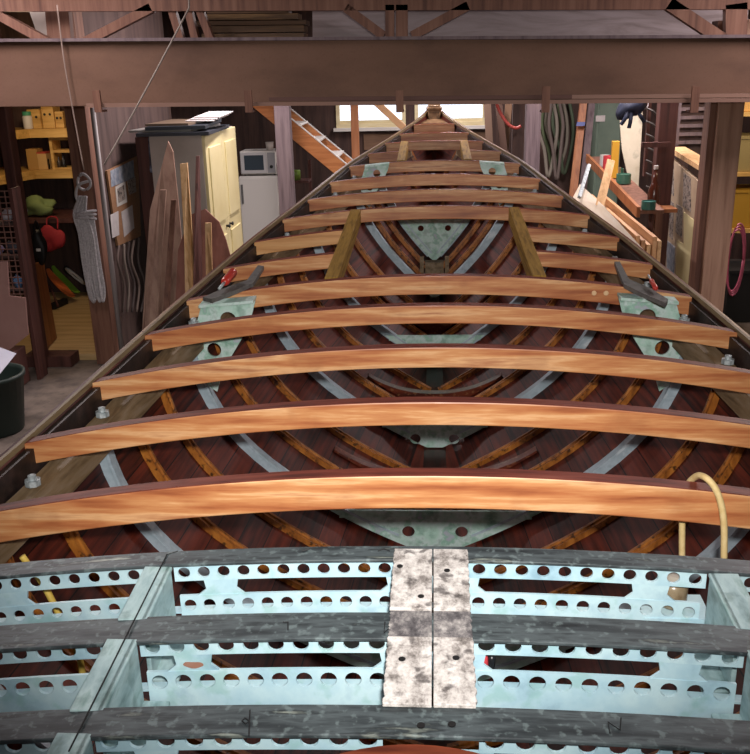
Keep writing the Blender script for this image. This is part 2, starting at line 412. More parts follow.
# wooden floor timbers with concave tops, across the keel
for Y in (4.30, 5.18, 6.1):
    g = G(); top = []; bot = []
    X = .52 if Y < 5 else .4
    le, he = 0, 1
    for _ in range(30):
        mid = (le+he)/2
        if sec(Y, mid)[0] < X: le = mid
        else: he = mid
    rise = sec(Y, le)[1]+.015-kz(Y)-.14
    for k in range(-12, 13):
        t = k/12; x = abs(t)*X
        lo_, hi_ = 0, 1
        for _ in range(30):
            mid = (lo_+hi_)/2
            if sec(Y, mid)[0] < x: lo_ = mid
            else: hi_ = mid
        zb = sec(Y, lo_)[1]+.005; ze = zb if abs(t) > .99 else zb
        zt_ = max(zb+.012, kz(Y)+.14+rise*abs(t)**2.2)
        bot.append((t*X, zb if abs(t) > .15 else max(zb, kz(Y)+.031))); top.append((t*X, zt_))
    rings = []
    for (x, zb), (_, zt_) in zip(bot, top):
        rings.append([g.bm.verts.new(q) for q in ((x, Y-.03, zb), (x, Y+.03, zb), (x, Y+.03, zt_), (x, Y-.03, zt_))])
    for a, b in zip(rings[:-1], rings[1:]):
        for i in range(4): g.face([a[i], a[(i+1) % 4], b[(i+1) % 4], b[i]])
    g.face(rings[0]); g.face(rings[-1])
    build_in(g, 'floor_timber', m_floorwood, boat)
# mast step block near the bow
g = G(); g.box(-.07, .07, 6.75, 6.85, kz(6.8), kz(6.8)+.2); g.box(-.11, -.08, 6.76, 6.8, kz(6.8)+.02, kz(6.8)+.24); g.box(.08, .11, 6.76, 6.8, kz(6.8)+.02, kz(6.8)+.24)
build_in(g, 'mast_step', m_shelf, boat)

# deck beams
def beam(Y, x0, x1, d=.088, wdt=.052, mt=None, label=None, name='deck_beam', lift=0.):
    g = G(); n = 28; rings = []
    for i in range(n+1):
        x = x0+(x1-x0)*i/n; z = crown(Y)-.085*x*x+lift
        rings.append([g.bm.verts.new(q) for q in ((x, Y, z-d), (x, Y+wdt, z-d), (x, Y+wdt, z), (x, Y, z))])
    for a, b in zip(rings[:-1], rings[1:]):
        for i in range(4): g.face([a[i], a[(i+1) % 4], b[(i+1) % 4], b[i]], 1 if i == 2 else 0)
    g.face(rings[0]); g.face(rings[-1])
    return build_in(g, name, mt or [m_beam, m_beamtop], boat, bevel=.004, label=label)
IDX = [0, 1, 2, 3, 4, 7, 8, 9, 10, 12, 13, 14]
for i in IDX:
    Y = 2.0+.46*i+{0: .022, 1: .034, 2: .045, 3: .055}.get(i, 0); e = wid(Y)-(.0 if i in (1, 2, 3) else .02)
    beam(Y, -e, e, d=.09 if i == 0 else .083 if i == 4 else .074)
m_beamlight = wood('new_beam_face', ['#b07a48', '#d09a62', '#dcae7a'], 'x', f=34, s=2.2, rough=.45)
for i, xi in ((5, .47), (6, .47), (11, .25)):
    Y = 2.0+.46*i; e = wid(Y)-(.0 if i in (1, 2, 3) else .02)
    for sg in (-1, 1):
        lt = (i == 6 and sg < 0)
        beam(Y, min(sg*e, sg*xi), max(sg*e, sg*xi), d=.072, mt=[m_beamlight, m_beamtop] if lt else None, name='half_beam', label='paler new half beam' if lt else None)
for xi, ya, yb in ((.455, 3.88, 5.235), (.24, 6.64, 7.54)):
    for sg in (-1, 1):
        g = G(); n = 8; pts = [(sg*xi, ya+(yb-ya)*k/n, crown(ya+(yb-ya)*k/n)-.085*xi*xi) for k in range(n+1)]
        g.sweep(pts, [(-.03, -.075), (.03, -.075), (.03, .004), (-.03, .004)], [(1, 0, 0)]*(n+1), [(0, 0, 1)]*(n+1))
        build_in(g, 'carlin', m_carlin, boat, bevel=.003, label='olive brown fore and aft carlin')
# two pale dowels on the fifth full beam, galvanised bolt heads by the beam ends
for px_ in (594, 606):
    g = G(); g.lathe(P(px_, 293, 3.838), [(.011, 0), (.011, .004), (.008, .006)], 12, axis=(0, -1, 0)); build_in(g, 'dowel_plug', mat('pale_dowel', ['#d8b48a']), boat)
m_bolt = mat('bright_galv', ['#7f8a8e', '#c3cccf'], scale=(60, 60, 60), rough=.5, metal=.3)
for sg in (-1, 1):
    for Y in (2.42, 2.90, 3.36, 3.80, 4.24, 5.16, 6.1, 6.56):
        if sg < 0 and Y in (3.36, 4.24): continue
        g = G(); c = Vector((sg*(wid(Y)-.07), Y-.03, sheer(Y)-.085))
        g.lathe(c, [(.024, 0), (.024, .018), (.013, .0185), (.013, .032), (.004, .035)], 8)
        build_in(g, 'bolt_cap', m_bolt, boat)

# ------------------------------------------------------------------ metal deck framework
deck = thing('metal_deck_frame', (0, 1.4, crown(1.4)-.18), 'pale blue-green metal deck framework of pierced cross beams in the foreground', 'metal frame')
def arch(x, Y): return crown(Y)-.06*x*x
def strip(g, x0, x1, Y, top, bot, hole, r, s, th=.006, holes=True, tilt=0.):
    """vertical pierced strip: row of round holes; top/bot/hole = distance below the deck line"""
    n = max(1, int(round((x1-x0)/s))); w = (x1-x0)/n
    for k in range(n):
        cx_ = x0+w*(k+.5); h0, h1 = -(hole-top), (bot-hole)
        corners = [math.atan2(-h0, w/2), math.atan2(-h0, -w/2), math.atan2(-h1, -w/2), math.atan2(-h1, w/2)]
        angs = sorted([2*math.pi*q/16-math.pi+.01 for q in range(16)]+corners)
        def pt(u, v, yy): return g.bm.verts.new((cx_+u, yy, arch(cx_+u, Y)-hole+v))
        ri = []; ro = []; bi = []; bo = []
        for a in angs:
            c, s_ = math.cos(a), math.sin(a)
            t = min((w/2)/abs(c) if abs(c) > 1e-6 else 9, ((-h0) if s_ > 0 else h1)/abs(s_) if abs(s_) > 1e-6 else 9)
            ri.append(pt(c*r, s_*r, Y)); ro.append(pt(c*t, s_*t, Y)); bi.append(pt(c*r, s_*r, Y+th)); bo.append(pt(c*t, s_*t, Y+th))
        m = len(angs)
        for i in range(m):
            j = (i+1) % m
            g.face([ri[i], ro[i], ro[j], ri[j]]); g.face([bi[j], bo[j], bo[i], bi[i]]); g.face([ri[j], bi[j], bi[i], ri[i]])
            g.face([ro[i], bo[i], bo[j], ro[j]])
def archplate(g, x0, x1, Ya, Yb, top, th, n=24, wob=0.):
    rings = []
    for i in range(n+1):
        x = x0+(x1-x0)*i/n
        rings.append([g.bm.verts.new(q) for q in ((x, Ya, arch(x, Ya)-top-th), (x, Yb, arch(x, Yb)-top-th), (x, Yb, arch(x, Yb)-top), (x, Ya, arch(x, Ya)-top))])
    for a, b in zip(rings[:-1], rings[1:]):
        for i in range(4): g.face([a[i], a[(i+1) % 4], b[(i+1) % 4], b[i]])
    g.face(rings[0]); g.face(rings[-1])
DB = [(1.662, 1.714), (1.405, 1.484), (1.162, 1.232), (.91, .98)]
HW = 1.12
for k, (ya, yb) in enumerate(DB):
    g = G(); archplate(g, -HW, HW, ya, yb, 0, .008, 40)
    fl = build_in(g, 'cross_beam', m_flange, deck, bevel=.002)
    fl['label'] = 'dark worn top flange of a pierced cross beam'
    yw = ya+(.006 if k == 0 else .018); sp_ = .044 if k == 0 else .049
    g = G()
    for a, b in ((-HW, -.63), (-.562, -.085), (.07, .562), (.63, HW)):
        strip(g, a, b, yw, .008, .046, .0255, .0135 if k == 0 else .0155, sp_)
    build_in(g, 'top_chord', m_pale, fl, label='pale pierced web under the flange')
    g = G()
    for a, b in ((-HW, -.64), (-.555, -.085), (.07, .555), (.64, HW)):
        strip(g, a, b, yw, .082, .166, .106, .0135 if k == 0 else .016, sp_)
    archplate(g, -HW, HW, yw+.006, yw+.026, .126, .005, 40)
    build_in(g, 'bottom_chord', m_pale, fl, label='pale pierced lower flange')
    for x0, x1 in ((-.495, -.428), (.415, .485), (-.98, -.9), (.88, .98), (-.10, .09)):
        g = G(); f_ = .02
        g.slab([(x0-f_, yw+.001, arch(x0, yw)-.085), (x1+f_, yw+.001, arch(x1, yw)-.085), (x1, yw+.001, arch(x1, yw)-.068), (x1+.004, yw+.001, arch(x1, yw)-.046), (x0-.004, yw+.001, arch(x0, yw)-.046), (x0, yw+.001, arch(x0, yw)-.068)], (0, .006, 0))
        if x0 == -.495 and k == 1:
            build_in(g, 'bracket_plate', m_pale, fl)
            g = G(); c = Vector(((x0+x1)/2, yw, arch(x0, yw)-.066))
            g.slab([c+Vector((0.02*math.cos(t), 0, .007*math.sin(t)*(1+.2*math.sin(3*t)))) for t in [2*math.pi*q/18 for q in range(18)]], (0, -.001, 0))
            build_in(g, 'rust_patch', m_rust, fl)
        else: build_in(g, 'bracket_plate', m_pale, fl)
# longitudinals at the sides
for sg in (-1, 1):
    for ya, yb in ((1.475, 1.655), (1.224, 1.415), (.97, 1.172)):
        g = G(); x = sg*.59
        z0, z1 = arch(x, ya)+.002, arch(x, yb)+.002
        g.hexa([(x-.03, ya, z0-.008), (x+.03, ya, z0-.008), (x+.03, yb, z1-.008), (x-.03, yb, z1-.008), (x-.03, ya, z0), (x+.03, ya, z0), (x+.03, yb, z1), (x-.03, yb, z1)])
        xw = x-sg*.022
        g.hexa([(xw-.005, ya, z0-.14), (xw+.005, ya, z0-.14), (xw+.005, yb, z1-.14), (xw-.005, yb, z1-.14), (xw-.005, ya, z0), (xw+.005, ya, z0), (xw+.005, yb, z1), (xw-.005, yb, z1)])
        xo = x-sg*.05
        g.hexa([(xo-.028, ya, z0-.148), (xo+.028, ya, z0-.148), (xo+.028, yb, z1-.148), (xo-.028, yb, z1-.148), (xo-.028, ya, z0-.14), (xo+.028, ya, z0-.14), (xo+.028, yb, z1-.14), (xo-.028, yb, z1-.14)])
        l = build_in(g, 'side_girder', m_girder, deck, bevel=.002)
    # scribed line
    g = G(); g.bar((sg*.59+.006, 1.13, arch(.59, 1.13)+.0025), (sg*.59+.006, 1.70, arch(.59, 1.69)+.0025), .0025, .002)
    if sg < 0: build_in(g, 'scribed_line', m_chalk, deck)
# centre plates
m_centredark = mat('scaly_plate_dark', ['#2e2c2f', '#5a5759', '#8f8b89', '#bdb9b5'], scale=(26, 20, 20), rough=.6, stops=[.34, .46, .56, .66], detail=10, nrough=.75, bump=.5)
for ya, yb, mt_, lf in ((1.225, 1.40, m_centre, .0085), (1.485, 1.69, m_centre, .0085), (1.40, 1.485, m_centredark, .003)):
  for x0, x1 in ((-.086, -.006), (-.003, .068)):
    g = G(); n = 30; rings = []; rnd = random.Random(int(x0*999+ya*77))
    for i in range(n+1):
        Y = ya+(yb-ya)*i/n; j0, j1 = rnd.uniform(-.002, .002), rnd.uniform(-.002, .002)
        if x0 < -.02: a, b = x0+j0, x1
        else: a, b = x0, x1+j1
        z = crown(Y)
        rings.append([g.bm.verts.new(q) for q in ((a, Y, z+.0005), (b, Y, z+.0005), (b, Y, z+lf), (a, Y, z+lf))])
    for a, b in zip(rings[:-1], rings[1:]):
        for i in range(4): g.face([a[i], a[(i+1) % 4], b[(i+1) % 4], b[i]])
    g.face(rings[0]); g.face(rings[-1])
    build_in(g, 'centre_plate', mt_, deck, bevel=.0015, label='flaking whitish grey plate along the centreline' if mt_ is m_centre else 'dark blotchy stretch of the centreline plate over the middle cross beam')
for q in ((402, 660), (456, 659), (421, 723), (421, 601), (452, 722), (400, 573), (447, 577)):
    p = PZ(q[0], q[1], crown(1.3)+.008)
    p.z = crown(p.y)+.0078
    g = G(); g.lathe(p, [(.0065, 0), (.0065, .0015)], 10)
    build_in(g, 'screw_hole', m_black, deck)
# marker strokes on the flanges
def stroke(pxs, Y):
    pts = []
    for q in pxs:
        p = PZ(q[0], q[1], crown(Y)); p = PZ(q[0], q[1], arch(p.x, p.y)+.0015); pts.append(p)
    g = G(); g.tube(pts, .0013, 5); return g
for pxs, Y in (([(610, 733), (608, 722), (620, 730), (621, 718)], 1.16), ([(385, 622), (384, 633), (394, 624), (404, 623), (399, 634)], 1.41), ([(250, 710), (249, 736)], 1.16), ([(245, 718), (249, 721), (246, 724), (242, 721), (245, 718)], 1.16), ([(283, 622), (288, 622), (288, 630)], 1.41), ([(378, 551), (384, 549), (390, 551)], 1.66), ([(302, 551), (310, 549)], 1.66), ([(166, 555), (178, 551)], 1.66)):
    build_in(stroke(pxs, Y), 'marker_stroke', m_chalk, deck)
# ------------------------------------------------------------------ setting
m_wallwood = wood('dark_wall_boards', ['#2a1b17', '#43302a', '#523b32'], 'z', f=12, s=1, rough=.8)
m_wallmauve = wood('dusty_wall_boards', ['#3a2c2a', '#54423e', '#5e4c46'], 'z', f=10, s=1, rough=.85)
m_conc = mat('dusty_concrete', ['#4a423e', '#655a52', '#766a60'], scale=(5, 5, 5), rough=.85, fine=.4, fcol='#3a332f', fscale=9)
m_floorboards = wood('pale_floorboards', ['#a08457', '#c0a272', '#cfb383'], 'x', f=16, s=1.2, rough=.55)
m_post = wood('post_wood', ['#5b3b30', '#7a5443', '#8a6553'], 'z', f=24, s=1.5, rough=.7)
m_postdark = wood('post_wood_dark', ['#3a2019', '#54302a', '#5d3a30'], 'z', f=24, s=1.5, rough=.7)
m_postgrey = wood('post_wood_grey', ['#54464a', '#6f6064', '#7b6c6c'], 'z', f=24, s=1.5, rough=.8)
m_ply = mat('beam_ply', ['#5d4234', '#6f5140', '#765747'], scale=(1.5, 3, 3), rough=.75, fine=.25, fcol='#57402f', fscale=60)
m_roofply = wood('roof_ply', ['#7d706f', '#978a8b', '#a5989b'], 'x', f=9, s=1.2, rough=.8, dist=1.5)
m_pine = wood('new_pine', ['#b48a5a', '#d0a878', '#dcb98c'], 'z', f=30, s=2, rough=.6)
m_piney = wood('new_pine_long', ['#b08558', '#cfa678', '#dfbd92'], 'y', f=30, s=2, rough=.6)
m_white = mat('white_paint', ['#cfccc6'], rough=.5)
m_cream = mat('cream_paint', ['#d6c994', '#e2d7a8'], scale=(3, 3, 3), rough=.5)
m_greyside = mat('grey_white_board', ['#a89f98', '#bab1a9'], scale=(3, 3, 3), rough=.7)
m_orange = wood('orange_pine', ['#9a5a2c', '#b8743f', '#c58650'], 'x', f=24, s=2, rough=.5)
m_orangez = wood('orange_pine_upright', ['#7f4a2a', '#a0653c', '#a8714a'], 'z', f=24, s=2, rough=.5)
m_rope = mat('grey_rope', ['#9a9598', '#c9c4c6'], scale=(60, 60, 60), rough=.9)
m_lightwood = wood('workshop_shelf_wood', ['#a67f3e', '#c89f58', '#d6b06a'], 'x', f=20, s=2, rough=.6)
m_paper = mat('paper', ['#b9b3b4', '#cdc8c6'], scale=(14, 14, 14), rough=.8)
m_print = mat('printed_sheet', ['#3a3436', '#8d8076', '#a9a096', '#5d5450'], scale=(24, 24, 24), rough=.7, stops=[.38, .46, .54, .62])
m_bluegrey = mat('blue_grey_print', ['#5d6675', '#8b95a3', '#b3b3b6'], scale=(16, 16, 16), rough=.6)

g = G(); g.box(-5.2, 5.2, -3, 14.8, -.12, 0); struct(g, 'floor', m_conc)
g = G(); g.box(-5.2, 5.2, -3, 14.8, 3.6, 3.7); struct(g, 'ceiling', m_wallwood)
g = G(); g.box(-5.2, 5.2, -3.1, -3, 0, 3.6); struct(g, 'wall_rear', m_wallwood)
g = G(); g.box(-5.3, -5.2, -3, 14.8, 0, 3.6); struct(g, 'wall_left', m_wallwood)
g = G(); g.box(5.2, 5.3, -3, 14.8, 0, 3.6); struct(g, 'wall_right', m_wallwood)
WY = 14.5
WX = [(-1.52, -.44), (-.30, .80)]; WZ = (1.62, 2.62)
g = G(); g.box(-5.2, WX[0][0], WY, WY+.12, 0, 3.6); g.box(WX[0][1], WX[1][0], WY, WY+.12, 0, 3.6); g.box(WX[1][1], 5.2, WY, WY+.12, 0, 3.6)
for a, b in WX: g.box(a, b, WY, WY+.12, 0, WZ[0]); g.box(a, b, WY, WY+.12, WZ[1], 3.6)
struct(g, 'wall_front', m_wallwood)
m_glass = bpy.data.materials.new('window_glass'); m_glass.use_nodes = True
nt = m_glass.node_tree; nt.nodes.clear(); o_ = nt.nodes.new('ShaderNodeOutputMaterial'); ms = nt.nodes.new('ShaderNodeMixShader')
tr = nt.nodes.new('ShaderNodeBsdfTransparent'); gl = nt.nodes.new('ShaderNodeBsdfGlossy'); gl.inputs['Roughness'].default_value = .05
ms.inputs[0].default_value = .06; nt.links.new(tr.outputs[0], ms.inputs[1]); nt.links.new(gl.outputs[0], ms.inputs[2]); nt.links.new(ms.outputs[0], o_.inputs[0])
m_winframe = wood('window_frame_wood', ['#c7b688', '#ddd2ac'], 'x', f=10, s=2, rough=.5)
for i, (a, b) in enumerate(WX):
    g = G(); t = .055
    g.box(a, b, WY-.03, WY+.09, WZ[0], WZ[0]+t); g.box(a, b, WY-.03, WY+.09, WZ[1]-t, WZ[1]); g.box(a, a+t, WY-.03, WY+.09, WZ[0]+t, WZ[1]-t); g.box(b-t, b, WY-.03, WY+.09, WZ[0]+t, WZ[1]-t)
    g.box(a+t, b-t, WY+.02, WY+.07, WZ[0]+t, WZ[0]+t+.05)
    wf = struct(g, 'window_%d' % (i+1), m_winframe)
    g = G(); g.box(a+t, b-t, WY+.04, WY+.046, WZ[0]+t+.05, WZ[1]-t); build_in(g, 'pane', m_glass, wf)
    g = G(); g.box(a-.04, b+.04, WY-.1, WY, WZ[0]-.05, WZ[0]); build_in(g, 'sill', m_white, wf)
# boards below the windows
g = G(); g.box(-1.1, .9, WY-.03, WY, 1.28, 1.52); struct(g, 'trim_1', wood('pale_dado', ['#5e4636', '#7c6049'], 'x', f=14, s=2, rough=.8))
# right hand partition and rear boarding
g = G(); g.box(1.0, 5.2, 12.0, 12.1, 0, 3.6); struct(g, 'wall_partition_right', m_wallwood)
# workshop room on the left: side wall, back wall, raised floor, threshold
g = G(); g.box(-3.02, -2.93, 7.85, 10.2, 0, 3.6); struct(g, 'wall_workshop_side', m_wallmauve)
g = G(); g.box(-5.2, -2.93, 10.2, 10.3, 0, 3.6); struct(g, 'wall_workshop_back', m_wallwood)
g = G(); g.box(-5.2, -3.02, 7.75, 10.2, 0, .06); struct(g, 'floor_workshop', m_floorboards)
g = G(); g.box(-3.72, -3.28, 7.55, 7.75, 0, .10); struct(g, 'trim_2', m_postdark)
g = G(); g.box(-5.2, -3.86, 7.62, 7.7, 0, 3.6); struct(g, 'wall_workshop_front', m_wallmauve)

# ------------------------------------------------------------------ overhead timber and roof truss
ob = thing('overhead_beam', (-.4, 6.3, 2.26), 'deep brown plywood box beam spanning the shed above the bow', 'beam')
def zline(px0, py0, px1, py1, Y):
    a, b = P(px0, py0, Y), P(px1, py1, Y); s = (b.z-a.z)/(b.x-a.x)
    return lambda x: a.z+s*(x-a.x)
zt_ = zline(0, 42, 750, 38, 6.3); zb_ = zline(0, 107, 750, 101, 6.3)
XA, XB = -4.2, 3.6
g = G(); g.slab([(XA, 6.3, zb_(XA)), (XB, 6.3, zb_(XB)), (XB, 6.3, zt_(XB)), (XA, 6.3, zt_(XA))], (0, .22, 0)); build_in(g, 'beam_box', m_ply, ob, bevel=.004)
g = G(); g.slab([(XA, 6.26, zt_(XA)), (XB, 6.26, zt_(XB)), (XB, 6.26, zt_(XB)+.02), (XA, 6.26, zt_(XA)+.02)], (0, .3, 0)); build_in(g, 'top_ledge', m_postgrey, ob)
for px in (100, 250, 400, 545, 693):
    a = P(px, 86 if px > 500 else 90, 6.27); b = P(px, 108, 6.27)
    g = G(); g.box(a.x-.025, a.x+.025, 6.185, 6.205, b.z-.012, a.z); g.box(a.x-.025, a.x+.025, 6.185, 6.298, b.z-.025, b.z-.012); build_in(g, 'batten_bracket', m_post, ob)
zb2 = lambda x: zb_(x)
bat = [(-2.35, 3.0, 6.225, .008, '#8a6a5c', 'pinkish brown'), (-1.6, 2.6, 6.265, .006, '#6e4c40', 'dark brown'), (-1.1, .9, 6.228, .038, '#5e4038', 'short upper dark'), (-.6, 3.2, 6.262, .036, '#8b6d5f', 'long upper pale')]
for k, (x0, x1, y, dz, c, nm) in enumerate(bat):
    g = G(); g.slab([(x0, y, zb_(x0)+dz-.012), (x1, y, zb_(x1)+dz-.012), (x1, y, zb_(x1)+dz+.012), (x0, y, zb_(x0)+dz+.012)], (0, .03, 0))
    lb = ['long pinkish brown batten lying along the bottom front edge of the overhead beam', 'dark brown batten tucked behind the pinkish one under the overhead beam', 'shortest dark batten, lying above the others over the bow on the overhead beam', 'pale batten reaching furthest right along the foot of the overhead beam'][k]
    one(g, 'batten', mat('batten_%d' % k, [c], rough=.7), lb, 'batten', 'battens stored along the overhead beam')
# truss above
tr_ = thing('roof_truss', (0, 6.6, 2.7), 'dark timber roof truss with slanting struts above the overhead beam', 'roof truss')
def strut(q0, q1, w, Y=6.6, th=.07, m=None, name='strut', parent=None):
    a, b = P(q0[0], q0[1], Y), P(q1[0], q1[1], Y); g = G()
    g.bar(a, b, th, w, up=Vector((0, 1, 0)).cross((b-a).normalized())); return g
build_in(strut((-60, 5), (820, 2), .09), 'top_chord', m_post, tr_)
for q in (((55, -30), (62, 50)), ):
    g = strut(q[0], q[1], .17, 6.75); build_in(g, 'king_post', m_post, tr_)
for q0, q1, w in (((152, 8), (84, 43), .06), ((-10, 10), (48, 42), .06), ((390, 5), (390, 42), .06), ((402, 5), (402, 42), .08), ((346, 8), (384, 36), .06), ((468, 6), (412, 36), .06), ((668, 4), (722, 40), .08), ((735, 4), (735, 42), .14)):
    build_in(strut(q0, q1, w), 'strut', m_post, tr_)
g = G(); a = P(308, 12, 7.05); b = P(760, 12, 7.05); c = P(760, 42, 7.05); d = P(308, 42, 7.05)
zf = max(c.z, d.z)+.01; c.z += .0; d.z = d.z
g.slab([d+Vector((0, .28, .022)), c+Vector((0, .28, .022)), b+Vector((0, .32, .25)), a+Vector((0, .32, .25))], (0, .02, 0)); one(g, 'plywood_sheet', m_roofply, 'greyish plywood sheet standing behind the roof truss struts', 'plywood')
pk = [((205, 38), (306, 37), .05, '#8a6b4c'), ((215, 30), (306, 29), .045, '#7a5b3e'), ((195, 24), (308, 23), .03, '#6a4c36'), ((204, 18), (300, 17), .04, '#94744f'), ((210, 12), (290, 11), .035, '#7d5e42')]
names = ['bottom plank of the stack on top of the overhead beam', 'second lowest plank stacked on top of the overhead beam', 'dark middle plank stacked on top of the overhead beam', 'pale plank second from top of the overhead stack', 'topmost thin plank of the stack above the overhead beam']
for (q0, q1, h, c), nm in zip(pk, names):
    g = strut(q0, q1, h, 6.95, .2); one(g, 'stacked_plank', wood('loft_'+c[1:], [c, c[:1]+'5a4432', c], 'x', f=30, s=2, rough=.7), nm, 'plank', 'planks stored above the overhead beam', bevel=.003)
for q0, q1, nm in (((172, 9), (182, 42), 'left'), ((198, 5), (212, 42), 'right'), ((188, 7), (196, 40), 'middle')):
    build_in(strut(q0, q1, .05, 6.62), 'hanger_strut', m_post, tr_)
g = G(); g.slab([P(26, 2, 6.8), P(44, 2, 6.8), P(52, 42, 6.8), P(40, 42, 6.8)], (0, .03, 0)); one(g, 'white_board', m_greyside, 'narrow whitish board leaning behind the truss at upper left', 'board')
# loft floor behind the beam that carries the stored boards
g = G(); g.slab([(-4.2, 6.53, zt_(-4.2)-.03), (3.6, 6.53, zt_(3.6)-.03), (3.6, 7.4, zt_(3.6)-.03), (-4.2, 7.4, zt_(-4.2)-.03)], (0, 0, .03)); struct(g, 'ceiling_loft', m_wallwood)

# ------------------------------------------------------------------ posts
def post(pxl, pxr, pyref, Y, w, m, label, ztop=2.75, dpt=None, nm='timber_post'):
    a, b = P(pxl, pyref, Y), P(pxr, pyref, Y); g = G(); g.box(a.x, b.x, Y, Y+(dpt or (b.x-a.x)), 0, ztop)
    return one(g, nm, m, label, 'post', bevel=.006)
post(69, 90, 150, 7.62, 0, m_post, 'brown timber post with the grey rope coil hung on it', 3.5, dpt=.2)
post(1, 11, 150, 7.45, 0, m_postdark, 'dark brown doorpost beside the wire mesh rack', 3.5, dpt=.14)
post(276, 291, 150, 10.2, 0, m_postgrey, 'grey brown post standing between refrigerator and stairs', 3.5, dpt=.16)
post(526, 541, 125, 10.3, 0, m_postgrey, 'grey post right of the bow in front of hanging hoses', 3.5, dpt=.16)
post(658, 676, 140, 8.3, 0, m_postdark, 'dark brown post between white template board and poster panel', 3.5, dpt=.14)
# right post: flash light put into front colour, shaded side a darker strip
a = P(712, 180, 6.75); b = P(737, 180, 6.75); g = G(); g.box(a.x, b.x, 6.75, 6.95, 0, 2.75); rp = one(g, 'timber_post', wood('right_post_wood', ['#8f6a56', '#b08a74', '#bb9680'], 'z', f=24, s=1.5, rough=.7), 'wide pinkish brown post standing furthest right', 'post', bevel=.006)
g = G(); g.box(a.x-.045, a.x-.001, 6.80, 6.95, 0, 2.75); build_in(g, 'shaded_side', m_post, rp)
# pale conduit on the left post
a = P(98, 150, 7.6); g = G(); g.tube([(a.x, 7.59, .0), (a.x, 7.59, 2.24)], .022, 10); one(g, 'conduit_pipe', mat('conduit_grey', ['#8d8584'], rough=.5), 'pale grey pipe running up the right side of the rope coil post', 'pipe', smooth=True)

# ------------------------------------------------------------------ ropes
g = G(); p0 = P(189, 8, 6.15); p1 = P(104, 165, 6.15); pts = [p0.lerp(p1, t/8)-Vector((0, 0, .012*math.sin(math.pi*t/8))) for t in range(9)]
pts = [p0+Vector((.05, 0, .5))]+pts
g.tube(pts, .0062, 6); one(g, 'taut_rope', mat('taut_rope_tan', ['#857a72', '#978c84'], scale=(60, 60, 60), rough=.9), 'taut grey rope slanting across the front of the overhead beam', 'rope', smooth=True)
g = G(); g.tube(bez([P(57, 5, 6.2), P(64, 60, 6.2), P(72, 105, 6.2), P(84, 170, 6.2)], 6), .005, 6); one(g, 'thin_rope', mat('cord_brown', ['#8d7a70'], rough=.8), 'thin pale cord hanging over the left end of the overhead beam', 'cord', smooth=True)
# coil of rope on the post
coil = thing('rope_coil', P(90, 300, 7.57), 'coil of grey rope hanging on the left timber post', 'rope')
for k in range(9):
    o = (k-4)*1.7; rr = random.Random(k)
    pts = [P(83+o*.55+rr.uniform(-1, 1), 196, 7.55-.006*(k % 3)), P(80+o*.9, 214, 7.54-.006*(k % 3)), P(86+o, 235, 7.53-.008*(k % 3)), P(90+o, 265, 7.53-.008*(k % 3)), P(96+o*.9, 292+rr.uniform(-6, 9), 7.53-.008*(k % 3)), P(98+o*.8+1.2, 294+rr.uniform(-4, 6), 7.56), P(93+o*.8+1.5, 262, 7.57), P(88+o*.7, 215, 7.575)]
    g = G(); g.tube(bez(pts, 6), .0105, 7); build_in(g, 'rope_strand', m_rope, coil, smooth=True)
g = G(); c = P(84, 182, 7.55); g.tube([c+Vector((.055*math.cos(t), -.01*math.sin(2*t), .065*math.sin(t))) for t in [2*math.pi*k/20 for k in range(20)]]+bez([c+Vector((.055, 0, .01)), P(79, 185, 7.54), P(76, 196, 7.54), P(82, 208, 7.54), P(88, 214, 7.54)], 6), .012, 7); build_in(g, 'hanging_loop', m_rope, coil, smooth=True)
g = G(); 
for k in range(3): c = P(86, 212+k*3.2, 7.535); g.tube([c+Vector((.085*math.cos(t), .035*math.sin(t), .01*math.cos(t+k))) for t in [2*math.pi*q/20 for q in range(21)]], .011, 7)
build_in(g, 'whipping_turns', m_rope, coil, smooth=True)

# ------------------------------------------------------------------ workshop room contents
def shelfobj(x0, x1, y0, y1, z, th, label, m=None, edge=True):
    g = G(); g.box(x0, x1, y0, y1, z-th, z); return one(g, 'wooden_shelf', m or m_lightwood, label, 'shelf', bevel=.004)
us = thing('corner_shelf', (-4.3, 9.9, 1.93), 'upper pale corner shelf in the lit workshop on the left', 'shelf', 'corner shelves in the workshop')
ls = thing('corner_shelf', (-4.3, 9.9, 1.5), 'lower pale corner shelf with pigeonholes on it in the lit workshop', 'shelf', 'corner shelves in the workshop')
for t, z in ((us, 1.96), (ls, 1.53)):
    g = G(); g.slab([(-3.03, 9.7, z), (-4.3, 9.7, z), (-4.75, 8.2, z), (-5.19, 8.2, z), (-5.19, 10.19, z), (-3.03, 10.19, z)], (0, 0, -.04)); build_in(g, 'board', m_lightwood, t)
    g = G(); g.slab([(-3.03, 9.68, z+.005), (-4.31, 9.68, z+.005), (-4.31, 9.68, z-.085), (-3.03, 9.68, z-.085)], (0, .022, 0)); g.slab([(-4.31, 9.68, z+.005), (-4.77, 8.2, z+.005), (-4.77, 8.2, z-.085), (-4.31, 9.68, z-.085)], (-.02, .01, 0)); build_in(g, 'front_edge', m_lightwood, t)
j = thing('plastic_jar', P(28, 126, 9.75), 'white plastic jar with a green lid on the upper workshop shelf', 'jar')
p = P(28.5, 127, 9.8); p.z = 1.961
j.location = p; BASES[j.name] = p.copy()
g = G(); g.lathe(p, [(.045, 0), (.05, .01), (.05, .13), (.04, .14)], 16); build_in(g, 'body', m_white, j, smooth=True)
g = G(); g.lathe(p+Vector((0, 0, .14)), [(.046, 0), (.046, .035), (.044, .04)], 16); build_in(g, 'lid', mat('green_lid', ['#3f8f6a'], rough=.5), j)
bx = [(38, 9.92, .14, .2, 'pale box with two dark holes on the upper workshop shelf'), (52, 9.95, .13, .24, 'wider wooden box in the middle of the upper workshop shelf'), (63, 9.98, .09, .17, 'narrow wooden block beside the post on the upper workshop shelf')]
